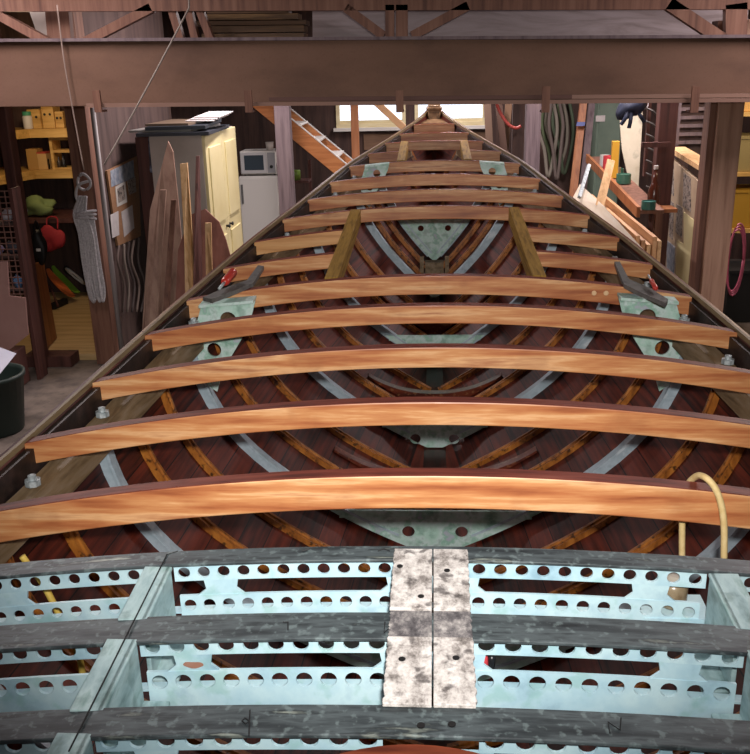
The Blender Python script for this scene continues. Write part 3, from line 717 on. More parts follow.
for px, Y, w_, h_, lb in bx:
    p = P(px, 120, Y); b_ = thing('wooden_box', (p.x, Y, 1.961), lb, 'box', 'boxes on the upper workshop shelf')
    g = G(); g.box(p.x-w_/2, p.x+w_/2, Y-.1, Y+.1, 1.961, 1.961+h_); build_in(g, 'body', m_lightwood, b_, bevel=.004)
    for dx in (-.25, .2):
        g = G(); g.lathe((p.x+dx*w_, Y-.1, 1.961+h_*.6), [(.014, 0), (.014, .002)], 10, axis=(0, -1, 0)); build_in(g, 'finger_hole', m_black, b_)
pg = thing('pigeonhole_unit', (-4.0, 9.86, 1.531), 'open wooden pigeonhole unit standing on the lower workshop shelf', 'shelf unit')
a = P(50, 150, 9.75); x0 = a.x; x1 = x0+.55
for (xa, xb, za, zb) in ((x0, x0+.03, 1.531, 1.87), (x1-.03, x1, 1.531, 1.87), (x0+.03, x1-.03, 1.84, 1.87), (x0+.03, x1-.03, 1.71, 1.735), (x0+.03, x1-.03, 1.531, 1.55)):
    g = G(); g.box(xa, xb, 9.75, 9.98, za, zb); build_in(g, 'panel', m_lightwood, pg)
for k, (px, c, hh, lb) in enumerate(((40, '#2a2320', .17, 'dark bottle left of the pigeonholes, furthest left of three'), (44, '#3a2a20', .14, 'short dark bottle left of the pigeonholes, middle of three'), (47.5, '#1f1c1c', .18, 'tall dark bottle right against the pigeonholes'), (55, '#2b2622', .12, 'left dark jar inside the pigeonholes'), (59.5, '#3b3026', .11, 'middle dark jar inside the pigeonholes'), (64, '#222020', .13, 'right dark jar inside the pigeonholes'))):
    p = P(px, 160, 9.84); z = 1.531 if k < 3 else 1.551
    g = G(); g.lathe((p.x, 9.82, z), [(.022, 0), (.024, .01), (.024, hh*.55), (.01, hh*.72), (.01, hh*.95), (.012, hh)], 12); one(g, 'bottle', mat('bottle'+c[1:], [c], rough=.25), lb, 'bottle', 'dark bottles on the lower workshop shelf', smooth=True)
for px, w_, h_, c, lb in ((22, .12, .22, '#b28a4c', 'tan wooden box standing at the left of the lower workshop shelf'), (32, .1, .17, '#c9a368', 'small pale box with red top on the lower workshop shelf')):
    p = P(px, 168, 9.5); g = G(); g.box(p.x-w_/2, p.x+w_/2, 9.78, 9.95, 1.531, 1.531+h_); q = one(g, 'small_box', mat('box'+c[1:], [c], rough=.7), lb, 'box', bevel=.004)
    if c == '#c9a368':
        g = G(); g.box(p.x-w_/2-.003, p.x+w_/2+.003, 9.777, 9.953, 1.532+h_, 1.545+h_); build_in(g, 'lid', mat('red_lid', ['#b8493a'], rough=.5), q)
# bench with drawers, bag, tray, boards
bench = thing('workbench', (-3.9, 9.8, .06), 'dark cluttered workbench below the shelves in the lit workshop', 'workbench')
g = G(); g.box(-4.9, -3.05, 9.45, 10.18, 1.0, 1.05); build_in(g, 'bench_top', m_postdark, bench)
for k in range(2):
    for r in range(3):
        x0 = -3.75+k*.36; z0 = .38+r*.2; g = G(); g.box(x0, x0+.34, 9.52, 10.0, z0, z0+.185); d_ = build_in(g, 'drawer', mat('drawer_brown', ['#5c4028'], rough=.6), bench, bevel=.004)
        g = G(); g.lathe((x0+.17, 9.52, z0+.09), [(.014, 0), (.016, .02), (.01, .026)], 10, axis=(0, -1, 0)); build_in(g, 'knob', m_iron, d_)
for x in (-4.85, -3.1): g = G(); g.box(x, x+.05, 9.5, 9.56, .06, 1.0); build_in(g, 'leg', m_postdark, bench)
def blob(nm, px, py, Y, r, c, lb, cat, z=None, seed=1, amt=.2, group=None):
    p = P(px, py, Y); 
    if z is not None: p.z = z+r[2]*.97
    g = G(); g.blob(p, r, seed, amt); return one(g, nm, mat(nm+'_'+c[1:], [c, c], rough=.8), lb, cat, group)
blob('cloth_bag', 38, 207, 9.58, (.16, .08, .1), '#7c8f58', 'crumpled green cloth bag lying on the workshop bench', 'bag', z=1.05, seed=3, amt=.35)
blob('crumpled_sack', 37, 203, 9.9, (.13, .08, .07), '#8e8450', 'yellowish crumpled sack behind the green bag on the bench', 'sack', z=1.05, seed=9, amt=.35)
p = P(52, 228, 9.38); rb = thing('cloth_sack', (p.x, 9.38, .72), 'red cloth bag hanging from the front edge of the workshop bench', 'bag')
g = G(); g.blob((p.x, 9.38, .84), (.13, .045, .13), 14, .25); build_in(g, 'body', mat('red_cloth', ['#8f2229', '#a82a31'], rough=.8), rb)
g = G(); g.tube(bez([(p.x-.06, 9.38, .95), (p.x-.05, 9.42, 1.06), (p.x+.05, 9.42, 1.06), (p.x+.06, 9.38, .95)], 6), .008, 6); build_in(g, 'strap', mat('red_cloth', ['#8f2229']), rb)
p = P(23, 205, 9.6); g = G(); g.blob((p.x, 9.57, 1.05+.05), (.10, .06, .06), 12, .3); one(g, 'plastic_bag', mat('grey_bag', ['#8a8788'], rough=.5), 'grey plastic bag at the left end of the workshop bench', 'bag')
p = P(80, 250, 9.0); g = G(); g.box(p.x-.02, p.x+.12, 9.25, 9.38, .061, .60); one(g, 'red_canister', mat('canister_red', ['#9c2b30'], rough=.4), 'red canister half hidden behind the rope coil post', 'canister', bevel=.015)
bb = thing('black_bag', P(36, 255, 8.6), 'black bag hanging on the back of the orange door panel', 'bag')
p = P(39.5, 247, 8.0); g = G(); g.blob(p, (.07, .05, .15), 4, .12); build_in(g, 'body', m_black, bb)
g = G(); g.tube(bez([p+Vector((-.04, 0, .11)), p+Vector((0, 0, .24)), p+Vector((.04, 0, .11))], 6), .008, 6); build_in(g, 'strap', m_black, bb)
g = G(); g.box(p.x-.01, p.x+.03, p.y-.056, p.y-.05, p.z-.03, p.z-.005); build_in(g, 'badge', m_white, bb)
# snow/surf boards lying against the cupboard
def board(q0, q1, w_, th, c, lb, nm='ski_board'):
    a = PZ(q0[0], q0[1], .35); b = PZ(q1[0], q1[1], .085); n = 14; t = (b-a); sd = t.cross(Vector((0, 0, 1))).normalized(); u = sd.cross(t).normalized(); g = G(); rings = []
    for i in range(n+1):
        k = i/n; ww = w_*min(1, (math.sin(math.pi*min(max(k, .02), .98))**.35)); p = a+t*k+u*(.03*(2*k-1)**4)
        rings.append([g.bm.verts.new(q) for q in (p-sd*ww/2, p+sd*ww/2, p+sd*ww/2+u*th, p-sd*ww/2+u*th)])
    for r0, r1 in zip(rings[:-1], rings[1:]):
        for i in range(4): g.face([r0[i], r0[(i+1) % 4], r1[(i+1) % 4], r1[i]])
    g.face(rings[0]); g.face(rings[-1]); return one(g, nm, mat('bd'+c[1:], [c], rough=.4), lb, 'board', 'boards lying on the workshop floor')
board((47, 272), (73, 299), .10, .02, '#d8713c', 'orange board lying lowest of the boards on the workshop floor')
board((52, 269), (78, 295), .09, .02, '#7fae3a', 'lime green board lying next to the orange board')
board((71, 261), (86, 276), .09, .02, '#6f9c34', 'short lime green board lying behind the white looped one')
bd = board((64, 270), (86, 288), .20, .03, '#1c1d20', 'black board with a white looped rim among the green boards')
p = PZ(75, 277, .27); 
a = PZ(65, 268, .40); b = PZ(86, 286, .15)
t_ = b-a; sd = t_.cross(Vector((0, 0, 1))).normalized()
g = G(); g.tube([a.lerp(b, .5)+t_*(.42*math.cos(q))+sd*(.085*math.sin(q))+Vector((0, 0, .01)) for q in [2*math.pi*k/24 for k in range(25)]], .015, 7); build_in(g, 'white_rim', m_white, bd, smooth=True)
br = thing('broom', PZ(58, 308, .07), 'dark broom lying on the pale workshop floor', 'broom')
g = G(); g.tube([PZ(58, 306, .11), PZ(50, 286, .25)], .012, 8); build_in(g, 'handle', m_postdark, br)
g = G(); a = PZ(52, 310, .061); b = PZ(66, 304, .061); g.bar(a+Vector((0, 0, .035)), b+Vector((0, 0, .035)), .06, .065); build_in(g, 'head', m_black, br)
# orange-brown door panel at the doorway and raw boards
a = P(30, 264, 7.74); b = P(44, 262, 8.25); c = P(57, 338, 8.25); d = P(44, 357, 7.74); d.z = .07; c.z = .07; g = G(); g.slab([a, b, c, d], (-.03, 0, 0)); one(g, 'door_panel', m_orangez, 'low orange brown door panel standing open in the workshop doorway', 'door')
# wire mesh rack at far left
rk = thing('wire_mesh_rack', (-3.95, 7.3, .9), 'wire mesh rack full of small coloured bits at the left edge', 'rack')
g = G(); x0, x1, z0, z1 = -3.92, -3.44, .62, 1.62
for i in range(10): x = x0+(x1-x0)*i/9; g.bar((x, 7.22, z0), (x, 7.22, z1), .008, .008, up=(0, 1, 0))
for i in range(22): z = z0+(z1-z0)*i/21; g.bar((x0, 7.212, z), (x1, 7.212, z), .008, .008)
build_in(g, 'mesh', mat('rust_mesh', ['#7d5a50'], rough=.7), rk)
g = G(); g.box(x0-.02, x0+.01, 7.2, 7.36, 0, 1.64); build_in(g, 'frame', m_postdark, rk)
g = G(); g.box(x1-.01, x1+.02, 7.2, 7.36, 0, 1.64); build_in(g, 'frame', m_postdark, rk)
for z in (1.36, 1.08, .8): g = G(); g.box(x0, x1, 7.24, 7.37, z-.02, z); build_in(g, 'tray', m_wallmauve, rk)
rnd = random.Random(5)
cs = ['#4a6fae', '#b9444f', '#a9a4ac', '#6d86b6', '#8c7fa8', '#3a3a44', '#c0b7b8', '#7b4c4c', '#5f7fa8']
cn = ['blue', 'red', 'pale grey', 'light blue', 'lilac', 'charcoal', 'off white', 'maroon', 'steel blue']
for k in range(9):
    zc_ = (1.36, 1.08, .8)[k//3]; x = x0+.1+(k % 3)*.14; r = .055+.008*(k % 2)
    g = G(); g.blob((x, 7.305, zc_+r*.88), (r, .04, r), 20+k, .25, 2); one(g, 'packet', mat('pk'+cs[k][1:], [cs[k]], rough=.6), '%s crumpled packet on the %s tray of the wire mesh rack' % (cn[k], ('top', 'middle', 'bottom')[k//3]), 'packet', 'packets in the wire mesh rack')
# pink sheet and bin
g = G(); g.slab([P(-8, 262, 7.0), P(7, 262, 7.0), P(9, 296, 7.0), P(25, 298, 7.0), P(28, 335, 7.0), P(9, 350, 7.0), P(-10, 350, 7.0)], (0, .02, 0)); 
one(g, 'hardboard_offcut', mat('pinkish_board', ['#8a6760', '#96746c'], scale=(4, 4, 4), rough=.7), 'pinkish stepped hardboard offcut leaning below the mesh rack', 'board')
g = G(); g.box(-4.2, -3.5, 6.9, 7.18, 0, P(0, 350, 7.0).z-.012); one(g, 'low_crate', m_postdark, 'dark low crate on the floor behind the pinkish offcut', 'crate', bevel=.01)
bn = thing('waste_bin', (-3.55, 6.2, 0), 'dark green bin with white paper on it at the left edge', 'bin')
c = PZ(-8, 420, 0); c = Vector((-3.27, 6.05, 0))
g = G(); g.lathe(c, [(.19, 0), (.2, .02), (.25, .42), (.262, .42), (.262, .45), (.24, .45), (.235, .42), (.17, .03)], 24); build_in(g, 'bin_body', mat('dark_green_plastic', ['#26332f'], rough=.5), bn, smooth=True)
g = G(); a = c+Vector((-.02, -.02, .455)); g.slab([a+Vector((-.16, -.12, .0)), a+Vector((.17, -.10, .02)), a+Vector((.2, .13, .10)), a+Vector((.05, .17, .14)), a+Vector((-.15, .12, .05))], (.01, 0, .012)); one(g, 'crumpled_paper', mat('white_paper', ['#b9bac8'], rough=.8), 'crumpled white paper on top of the dark green bin', 'paper')

# pinboard on the workshop side wall, with its papers
def wallquad(pxs, X, th, nm, m, lb, cat, group=None):
    g = G(); g.slab([PX(a, b, X) for a, b in pxs], (-th if X > 0 else th, 0, 0)); return one(g, nm, m, lb, cat, group)
wallquad([(105, 171), (136, 156), (139, 236), (116, 246)], -2.925, .02, 'pinboard', mat('cork', ['#8a6446', '#9c7656'], scale=(30, 30, 30), rough=.9), 'cork pinboard on the left wall covered in papers', 'pinboard')
gp = 'papers on the cork pinboard'
for pts, m_, lb in ((((110, 171), (133, 160), (134, 178), (111, 187)), m_bluegrey, 'wide blue grey photograph sheet at the top of the cork pinboard'), (((115, 187), (125, 181), (127, 202), (117, 207)), m_white, 'white framed sheet with dark portrait in the middle of the pinboard'), (((110, 215), (118, 211), (119, 235), (112, 238)), m_paper, 'pale sheet at the lower left of the pinboard'), (((121, 212), (132, 205), (134, 228), (124, 237)), m_paper, 'white notice at the lower right of the pinboard'), (((127, 180), (135, 176), (136, 192), (129, 195)), m_print, 'small dark print at the right edge of the pinboard')):
    wallquad(pts, -2.9045, .004, 'paper_sheet', m_, lb, 'paper', gp)
wallquad(((117.2, 189), (123.6, 185), (125, 199), (118.6, 203)), -2.9, .003, 'portrait_print', m_print, 'small dark print stuck on the white framed sheet', 'print')
# tangled cords below the pinboard
rnd = random.Random(11)
for k in range(5):
    pts = [PX(119+k*5, 246-k*2, -2.88), PX(118+k*5+rnd.uniform(-2, 2), 262, -2.87), PX(124+k*5+rnd.uniform(-2, 2), 285, -2.86), PX(123+k*4.5, 312, -2.87)]
    g = G(); g.tube(bez(pts, 6), .012, 7); one(g, 'hanging_rope', mat('cd%d' % k, [['#6a5a55', '#84776f', '#514644', '#7a6a62', '#5d5350'][k]], rough=.8), ['leftmost brown cord hanging below the pinboard', 'pale cord second from left below the pinboard', 'dark cord in the middle of those below the pinboard', 'tan cord second from right below the pinboard', 'rightmost dim cord hanging below the pinboard'][k], 'cord', 'cords hanging below the pinboard', smooth=True)
# dark cupboard behind the pinboard and picture
g = G(); a = P(136, 150, 8.6); b = P(157, 150, 8.6); g.box(a.x, min(b.x, -2.635), 8.6, 8.85, 0, 1.93); one(g, 'dark_locker', m_postdark, 'narrow dark brown locker left of the wardrobe', 'locker', bevel=.005)
g = G(); g.slab([P(148, 138, 8.58), P(160, 140, 8.58), P(161, 176, 8.58), P(150, 172, 8.58)], (0, .018, 0)); one(g, 'dark_poster', mat('dark_poster', ['#23262f', '#4a5264', '#8a90a2'], scale=(12, 12, 12), rough=.5, stops=[.4, .55, .7]), 'dark blue poster between the brown locker and the wardrobe', 'poster')

# ------------------------------------------------------------------ wardrobe
wd = thing('wardrobe', (-2.33, 8.9, 0), 'tall cream wardrobe standing left of the white refrigerator', 'wardrobe')
wz = 1.95; WX0, WX1, WY0, WY1 = -2.62, -2.10, 8.4, 9.75
g = G(); g.box(WX0, WX1-.03, WY0, WY1, 0, wz); build_in(g, 'carcass', m_greyside, wd, bevel=.004)
for ya, yb in ((WY0+.005, 9.07), (9.085, WY1-.005)):
    g = G(); g.box(WX1-.03, WX1, ya, yb, .06, wz-.005); d_ = build_in(g, 'door', m_cream, wd, bevel=.004)
    g = G(); g.box(WX1, WX1+.012, ya+.1, yb-.1, .2, .95); g.box(WX1, WX1+.012, ya+.1, yb-.1, 1.1, wz-.12); build_in(g, 'raised_panel', m_cream, d_, bevel=.004)
    g = G(); yk = 9.0 if ya < 9 else 9.15; g.lathe((WX1, yk, 1.02), [(.012, 0), (.012, .02), (.02, .028), (.018, .04)], 10, axis=(1, 0, 0)); build_in(g, 'knob', m_black, d_, smooth=True)
# flat things piled on the wardrobe
z = wz+.001
pile = [(-2.75, -2.08, 8.36, 9.5, .03, '#2b2f38', 'dark flat panel, lowest of the pile on the wardrobe', .05), (-2.80, -2.2, 8.45, 9.4, .02, '#8c8a86', 'grey flat panel second from the bottom on the wardrobe', -.06), (-2.70, -2.15, 8.40, 9.6, .03, '#222831', 'blue black flat panel in the middle of the wardrobe pile', .10), (-2.66, -2.25, 8.5, 9.3, .02, '#6b5a4a', 'brown flat board second from top on the wardrobe', -.04)]
for x0, x1, y0, y1, h, c, lb, rz in pile:
    g = G(); cx_, cy_ = (x0+x1)/2, (y0+y1)/2
    q = [(cx_+(a-cx_)*math.cos(rz)-(b-cy_)*math.sin(rz), cy_+(a-cx_)*math.sin(rz)+(b-cy_)*math.cos(rz), z) for a, b in ((x0, y0), (x1, y0), (x1, y1), (x0, y1))]
    g.slab(q, (0, 0, h)); one(g, 'flat_panel', mat('fp'+c[1:], [c], rough=.5), lb, 'panel', 'flat panels piled on the wardrobe'); z += h+.001
g = G(); 
for k in range(3): g.slab([(-2.36+k*.03, 8.75+k*.05, z+k*.014), (-2.08+k*.02, 8.7+k*.05, z+k*.014), (-2.05+k*.02, 9.3, z+.03+k*.014), (-2.33+k*.03, 9.35, z+.03+k*.014)], (0, 0, .008))
one(g, 'paper_bundle', m_paper, 'white papers lying topmost on the wardrobe', 'papers')
# templates and planks leaning in front of the wardrobe
m_tmpl = wood('template_ply', ['#7e6052', '#997a6a', '#a58876'], 'z', f=14, s=1.5, rough=.7)
m_tmplred = wood('template_red', ['#6a4032', '#845345', '#8e5e50'], 'z', f=14, s=1.5, rough=.7)
def lean(pxs, Yt, Yb, th, nm, m, lb, cat, group=None, foot=True):
    ys_ = [q[1] for q in pxs]; a, b = min(ys_), max(ys_); g = G()
    pp = [P(q[0], q[1], Yt+(Yb-Yt)*(q[1]-a)/(b-a)) for q in pxs]
    if foot:     # the two lowest corners stand on the floor
        for v in sorted(pp, key=lambda v: v.z)[:2]: v.y -= .06; v.z = .003
    g.slab(pp, (0, th, 0)); return one(g, nm, m, lb, cat, group)
gl_ = 'timber leaning in front of the wardrobe'
lean([(168, 141), (173, 152), (178, 200), (182, 246), (176, 318), (142, 345), (138, 330), (150, 210), (162, 165)], 8.30, 7.62, .02, 'plywood_template', m_tmpl, 'tall pointed plywood template leaning against the wardrobe side', 'template', gl_)
lean([(178, 250), (190, 215), (205, 209), (219, 222), (226, 240), (232, 262), (200, 320), (172, 345)], 8.0, 7.54, .015, 'plywood_template', m_tmplred, 'reddish round shouldered plywood template leaning low by the wardrobe', 'template', gl_)
lean([(180, 164), (187, 163), (192, 235), (194, 320), (184, 325), (184, 240)], 7.98, 7.38, .03, 'leaning_plank', m_pine, 'pale narrow plank leaning in front of the pointed template', 'plank', gl_)
lean([(196, 156), (199, 156), (198, 290), (193, 310), (193, 290)], 8.10, 7.36, .03, 'leaning_plank', m_postdark, 'thin dark stick leaning upright against the wardrobe', 'plank', gl_)
lean([(205, 223), (211, 223), (212, 270), (206, 300), (203, 300)], 7.78, 7.42, .02, 'leaning_plank', m_pine, 'short pale plank leaning by the reddish template', 'plank', gl_)
lean([(160, 190), (166, 190), (152, 330), (144, 340)], 8.02, 7.48, .025, 'leaning_plank', m_tmpl, 'leftmost brown plank leaning over the pointed template', 'plank', gl_)
lean([(171, 200), (176, 200), (163, 330), (157, 335)], 7.96, 7.50, .025, 'leaning_plank', m_post, 'dull plank leaning across the foot of the pointed template', 'plank', gl_)

# ------------------------------------------------------------------ refrigerator, microwave
fr_ = thing('refrigerator', (-2.3, 12, 0), 'white refrigerator under the microwave left of the stairs', 'refrigerator')
a = P(239, 178, 12); b = P(278, 178, 12); fz = a.z+.02
g = G(); g.box(a.x, b.x, 12.0, 12.5, .03, fz); build_in(g, 'body', m_white, fr_, bevel=.012)
g = G(); g.box(a.x+.003, b.x-.003, 11.955, 11.998, .06, fz-.01); d_ = build_in(g, 'door', m_white, fr_, bevel=.012)
g = G(); g.box(a.x+.03, a.x+.055, 11.93, 11.955, fz-.35, fz-.1); build_in(g, 'handle', m_iron, d_, bevel=.005)
mw = thing('microwave_oven', (-2.3, 12.1, fz+.02), 'white microwave oven standing on the refrigerator', 'microwave')
a2 = P(239, 151, 12); x0, x1 = a2.x, P(275, 151, 12).x; z0, z1 = fz+.02, fz+.32
g = G(); g.box(x0, x1, 12.02, 12.4, z0, z1); build_in(g, 'case', m_white, mw, bevel=.01)
for x in (x0+.04, x1-.04): g = G(); g.lathe((x, 12.1, fz+.0005), [(.015, 0), (.015, .02)], 8); build_in(g, 'foot', m_black, mw)
g = G(); g.box(x0+.01, x1-.12, 12.0, 12.018, z0+.015, z1-.015); d_ = build_in(g, 'door', mat('microwave_door', ['#b5b4b4'], rough=.4), mw, bevel=.004)
g = G(); g.box(x0+.06, x1-.16, 11.996, 12.0, z0+.06, z1-.05); build_in(g, 'door_window', mat('smoked_glass', ['#3a444c'], rough=.15), d_)
g = G(); g.box(x1-.11, x1-.01, 12.002, 12.018, z0+.02, z1-.02); cp = build_in(g, 'control_panel', mat('panel_grey', ['#8e8f92'], rough=.4), mw)
g = G(); g.lathe((x1-.06, 12.002, z0+.1), [(.022, 0), (.02, .015)], 12, axis=(0, -1, 0)); build_in(g, 'dial', m_black, cp)
g = G(); g.box(x1-.02+.02, x1+.10, 12.15, 12.3, fz+.0, fz+.12); 
g = G(); p = P(269, 147, 12.15); g.lathe((p.x, 12.2, z1+.001), [(.045, 0), (.055, .10), (.05, .10), (.04, .01)], 16); one(g, 'plastic_tub', m_greyside, 'small whitish tub standing on the microwave', 'tub', smooth=True)

# ------------------------------------------------------------------ staircase
st = thing('staircase', (-1.3, 12.4, 0), 'orange pine staircase rising left in front of the far windows', 'staircase')
Ys, Ys2 = 11.6, 12.3
def L_(q): return P(q[0], q[1], Ys)
e0, e1 = L_((254, 108)), L_((352, 188)); dirv = (e1-e0); sl = dirv.z/dirv.x
xbot = e1.x+(0-e1.z)/sl; xt = e0.x-.35
def zs_(x): return e0.z+sl*(x-e0.x)
for Y in (Ys, Ys2):
    g = G(); lo_ = -.02; g.slab([(xt, Y, zs_(xt)), (xt, Y, zs_(xt)+.24), (xbot+.0, Y, .24), (xbot+.0, Y, 0.0)], (0, .04, 0))
    build_in(g, 'stringer', m_orange, st, bevel=.004)
    g = G(); g.slab([(xt, Y-.005, zs_(xt)+.24), (xt, Y-.005, zs_(xt)+.255), (xbot, Y-.005, .255), (xbot, Y-.005, .24)], (0, .05, 0)); build_in(g, 'stringer_edge', m_white, st, label='white painted top edge')
nst = 12
for k in range(nst):
    x = xbot-(k+.6)*(xbot-xt)/nst; z = zs_(x)+.17
    g = G(); g.box(x-.13, x+.13, Ys+.04, Ys2, z-.03, z); build_in(g, 'tread', m_white, st, bevel=.004, label='white painted tread')
# newel and handrail
p = P(355, 130, Ys2+.1); g = G(); g.box(p.x-.05, p.x+.05, Ys2+.06, Ys2+.16, 0, 2.9); build_in(g, 'newel_post', m_orangez, st, bevel=.005)
g = G(); g.bar(P(356, 84, Ys2+.2), P(404, 128, Ys2+.2), .05, .09); build_in(g, 'handrail', mat('rail_cream', ['#c49a70'], rough=.5), st, bevel=.006)
# things under the stairs
for px, py, c, lb in ((287, 176, '#8c5a35', 'brown tin on the rack under the stairs'), (297, 176, '#6d8a3a', 'green tin on the rack under the stairs')):
    p = P(px, py, 12.6); g = G(); g.lathe((p.x, 12.6, 1.051), [(.05, 0), (.05, .13), (.045, .135)], 14); one(g, 'tin_can', mat('tin'+c[1:], [c], rough=.4), lb, 'tin', 'tins under the stairs', smooth=True)
rk2 = thing('low_rack', (-1.95, 12.7, 0), 'dark open rack standing below the stairs', 'rack')
p = P(280, 190, 12.6); q = P(310, 190, 12.6)
for z in (1.05, .6): g = G(); g.box(p.x, q.x, 12.5, 12.8, z-.03, z); build_in(g, 'shelf', m_postdark, rk2)
for x in (p.x, q.x-.04): g = G(); g.box(x, x+.04, 12.8, 12.84, 0, 1.3); build_in(g, 'upright', m_postdark, rk2)

# ------------------------------------------------------------------ right side
# hoses and leads on the partition
hz_ = [('#5d6a4c', 545, 560), ('#7a7468', 549, 566), ('#4d5a46', 556, 572), ('#8a8378', 541, 556), ('#6b5f5a', 552, 562)]
hl = ['olive hose hanging furthest forward right of the grey post', 'pale grey lead looping among the hoses', 'dark green hose hanging closest to the leaning planks', 'light tan hose hanging nearest the grey post', 'brownish lead in the middle of the hanging hoses']
for k, (c, a, b) in enumerate(hz_):
    m_ = (a+b)/2; y_ = 11.96-.055*k; pts = [P(a, 100, y_), P(a-3, 125, y_), P(m_-4, 150, y_), P(m_, 168+k*3, y_), P(b, 150-k*3, y_), P(b+1, 122, y_), P(b-3, 100, y_)]
    g = G(); g.tube(bez(pts, 6), .022, 8); one(g, 'hanging_hose', mat('hs%d' % k, [c], rough=.6), hl[k], 'hose', 'hoses hanging on the right partition', smooth=True)
g = G(); g.tube(bez([P(494, 96, 11.9), P(500, 112, 11.9), P(508, 124, 11.85), P(516, 128, 11.8), P(521, 126, 11.8)], 6), .02, 7); one(g, 'red_hose', mat('hose_red', ['#a33b32'], rough=.5), 'red hose hanging left of the grey post behind the bow', 'hose', smooth=True)
for k, (q, c, lb) in enumerate((((487, 98, 489, 135), '#6a5242', 'leftmost upright stick against the wall right of the windows'), ((498, 98, 503, 142), '#5a4034', 'dark stick second from the window in the row right of it'), ((509, 98, 505, 150), '#8a6a52', 'pale upright plank nearest the red hose behind the bow'))):
    g = G(); a, b = P(q[0], q[1], 13.5+.25*k), P(q[2], q[3], 13.4+.25*k); b2 = a+(b-a)*((0.0-a.z)/(b.z-a.z)); g.bar(a, b2, .1, .04, up=(0, 1, 0)); o = one(g, 'upright_plank', mat('up%d' % k, [c], rough=.7), lb, 'plank', 'uprights right of the far windows')
# two long planks with blue tape
tp = lean([(581, 95), (588, 95), (570, 205), (562, 200)], 11.2, 10.6, .05, 'leaning_plank', m_orangez, 'reddish plank with a band of blue tape leaning right of the hoses', 'plank', 'long planks leaning right of the hoses')
g = G(); a = P(577.2, 122, 11.03); b = P(585.4, 122, 11.03); c = P(584.6, 126, 11.01); d = P(576.4, 126, 11.01); g.slab([a, b, c, d], (0, .02, 0)); build_in(g, 'tape_band', mat('blue_tape', ['#3c4a8c'], rough=.4), tp)
lean([(590, 95), (596, 95), (580, 215), (572, 210)], 11.25, 10.65, .05, 'leaning_plank', m_postgrey, 'greyer plank leaning beside the taped reddish one', 'plank', 'long planks leaning right of the hoses')
# green locker and shelf of tins
gl2 = thing('green_locker', (2.2, 11.2, 0), 'dull green locker behind the leaning planks on the right', 'locker')
a, b = P(597, 120, 11.35), P(622, 120, 11.35); g = G(); g.box(a.x, b.x, 11.35, 11.8, 0, 2.3); build_in(g, 'body', mat('locker_green', ['#5d6e62', '#6b7c6e'], scale=(4, 4, 4), rough=.6), gl2)
g = G(); g.box(a.x+.02, b.x-.02, 11.33, 11.35, .1, 2.25); d_ = build_in(g, 'door', mat('locker_green', ['#5d6e62']), gl2, bevel=.004)
g = G(); p = P(600, 119, 11.32); g.box(p.x-.05, p.x+.06, 11.322, 11.33, p.z-.03, p.z+.04); build_in(g, 'label_card', m_paper, d_)
# sloping shelf that recedes along the right side
XS = 1.72
sa, sb = PX(586, 154, XS), PX(637, 207, XS)
zsh = (sa.z+sb.z)/2
sh = thing('side_shelf', (XS, (sa.y+sb.y)/2, 0), 'long plain shelf along the right side above the board stack', 'shelf')
g = G(); g.slab([(XS, sb.y, sb.z), (XS, sa.y, sa.z), (XS, sa.y, sa.z-.09), (XS, sb.y, sb.z-.09)], (.03, 0, 0)); build_in(g, 'front_edge', m_orangez, sh)
g = G(); g.slab([(XS+.03, sb.y, sb.z-.03), (XS+.03, sa.y, sa.z-.03), (XS+.23, sa.y, sa.z-.03), (XS+.23, sb.y, sb.z-.03)], (0, 0, -.03)); build_in(g, 'board', m_post, sh)
for y in (sb.y+.1, sa.y-.1):
    zz = sb.z+(sa.z-sb.z)*(y-sb.y)/(sa.y-sb.y)
    g = G(); g.box(XS+.18, XS+.24, y-.03, y+.03, 0, zz-.06); build_in(g, 'leg', m_post, sh)
def shz(y): return sb.z+(sa.z-sb.z)*(y-sb.y)/(sa.y-sb.y)-.024
def tin(px, Y, r, h, c, lb, nm='paint_tin', dx=.2):
    g = G(); p = P(px, 140, Y); x = max(p.x, XS+.04+r); g.lathe((x, Y, shz(Y)), [(r, 0), (r, h), (r*.9, h), (r*.9, h-.008), (.001, h-.008)], 16); return one(g, nm, mat('tn'+c[1:], [c], rough=.4), lb, 'tin', 'tins on the right side shelf', smooth=False)
tin(597.5, 9.75, .07, .14, '#b3383e', 'red tin standing on the side shelf below the green locker')
tin(592.5, 9.95, .05, .12, '#a9a8a4', 'grey tin left of the red tin on the side shelf')
tin(600, 9.35, .07, .08, '#2f5b4c', 'squat dark green tin in front of the red tin')
tin(606, 9.0, .07, .09, '#3d6a58', 'mid green tin nearer along the side shelf')
tin(632, 7.85, .06, .07, '#2f6a62', 'teal tin at the near end of the side shelf')
tin(611, 9.3, .05, .1, '#8a7a5c', 'khaki tin beside the yellow stick on the side shelf')
g = G(); p = P(617, 140, 9.25); g.box(p.x-.04, p.x+.03, 9.25, 9.31, shz(9.25)+.002, shz(9.25)+.36); one(g, 'yellow_level', mat('yellow_plastic', ['#c9962c'], rough=.5), 'yellow spirit level standing upright on the side shelf', 'level', bevel=.004)
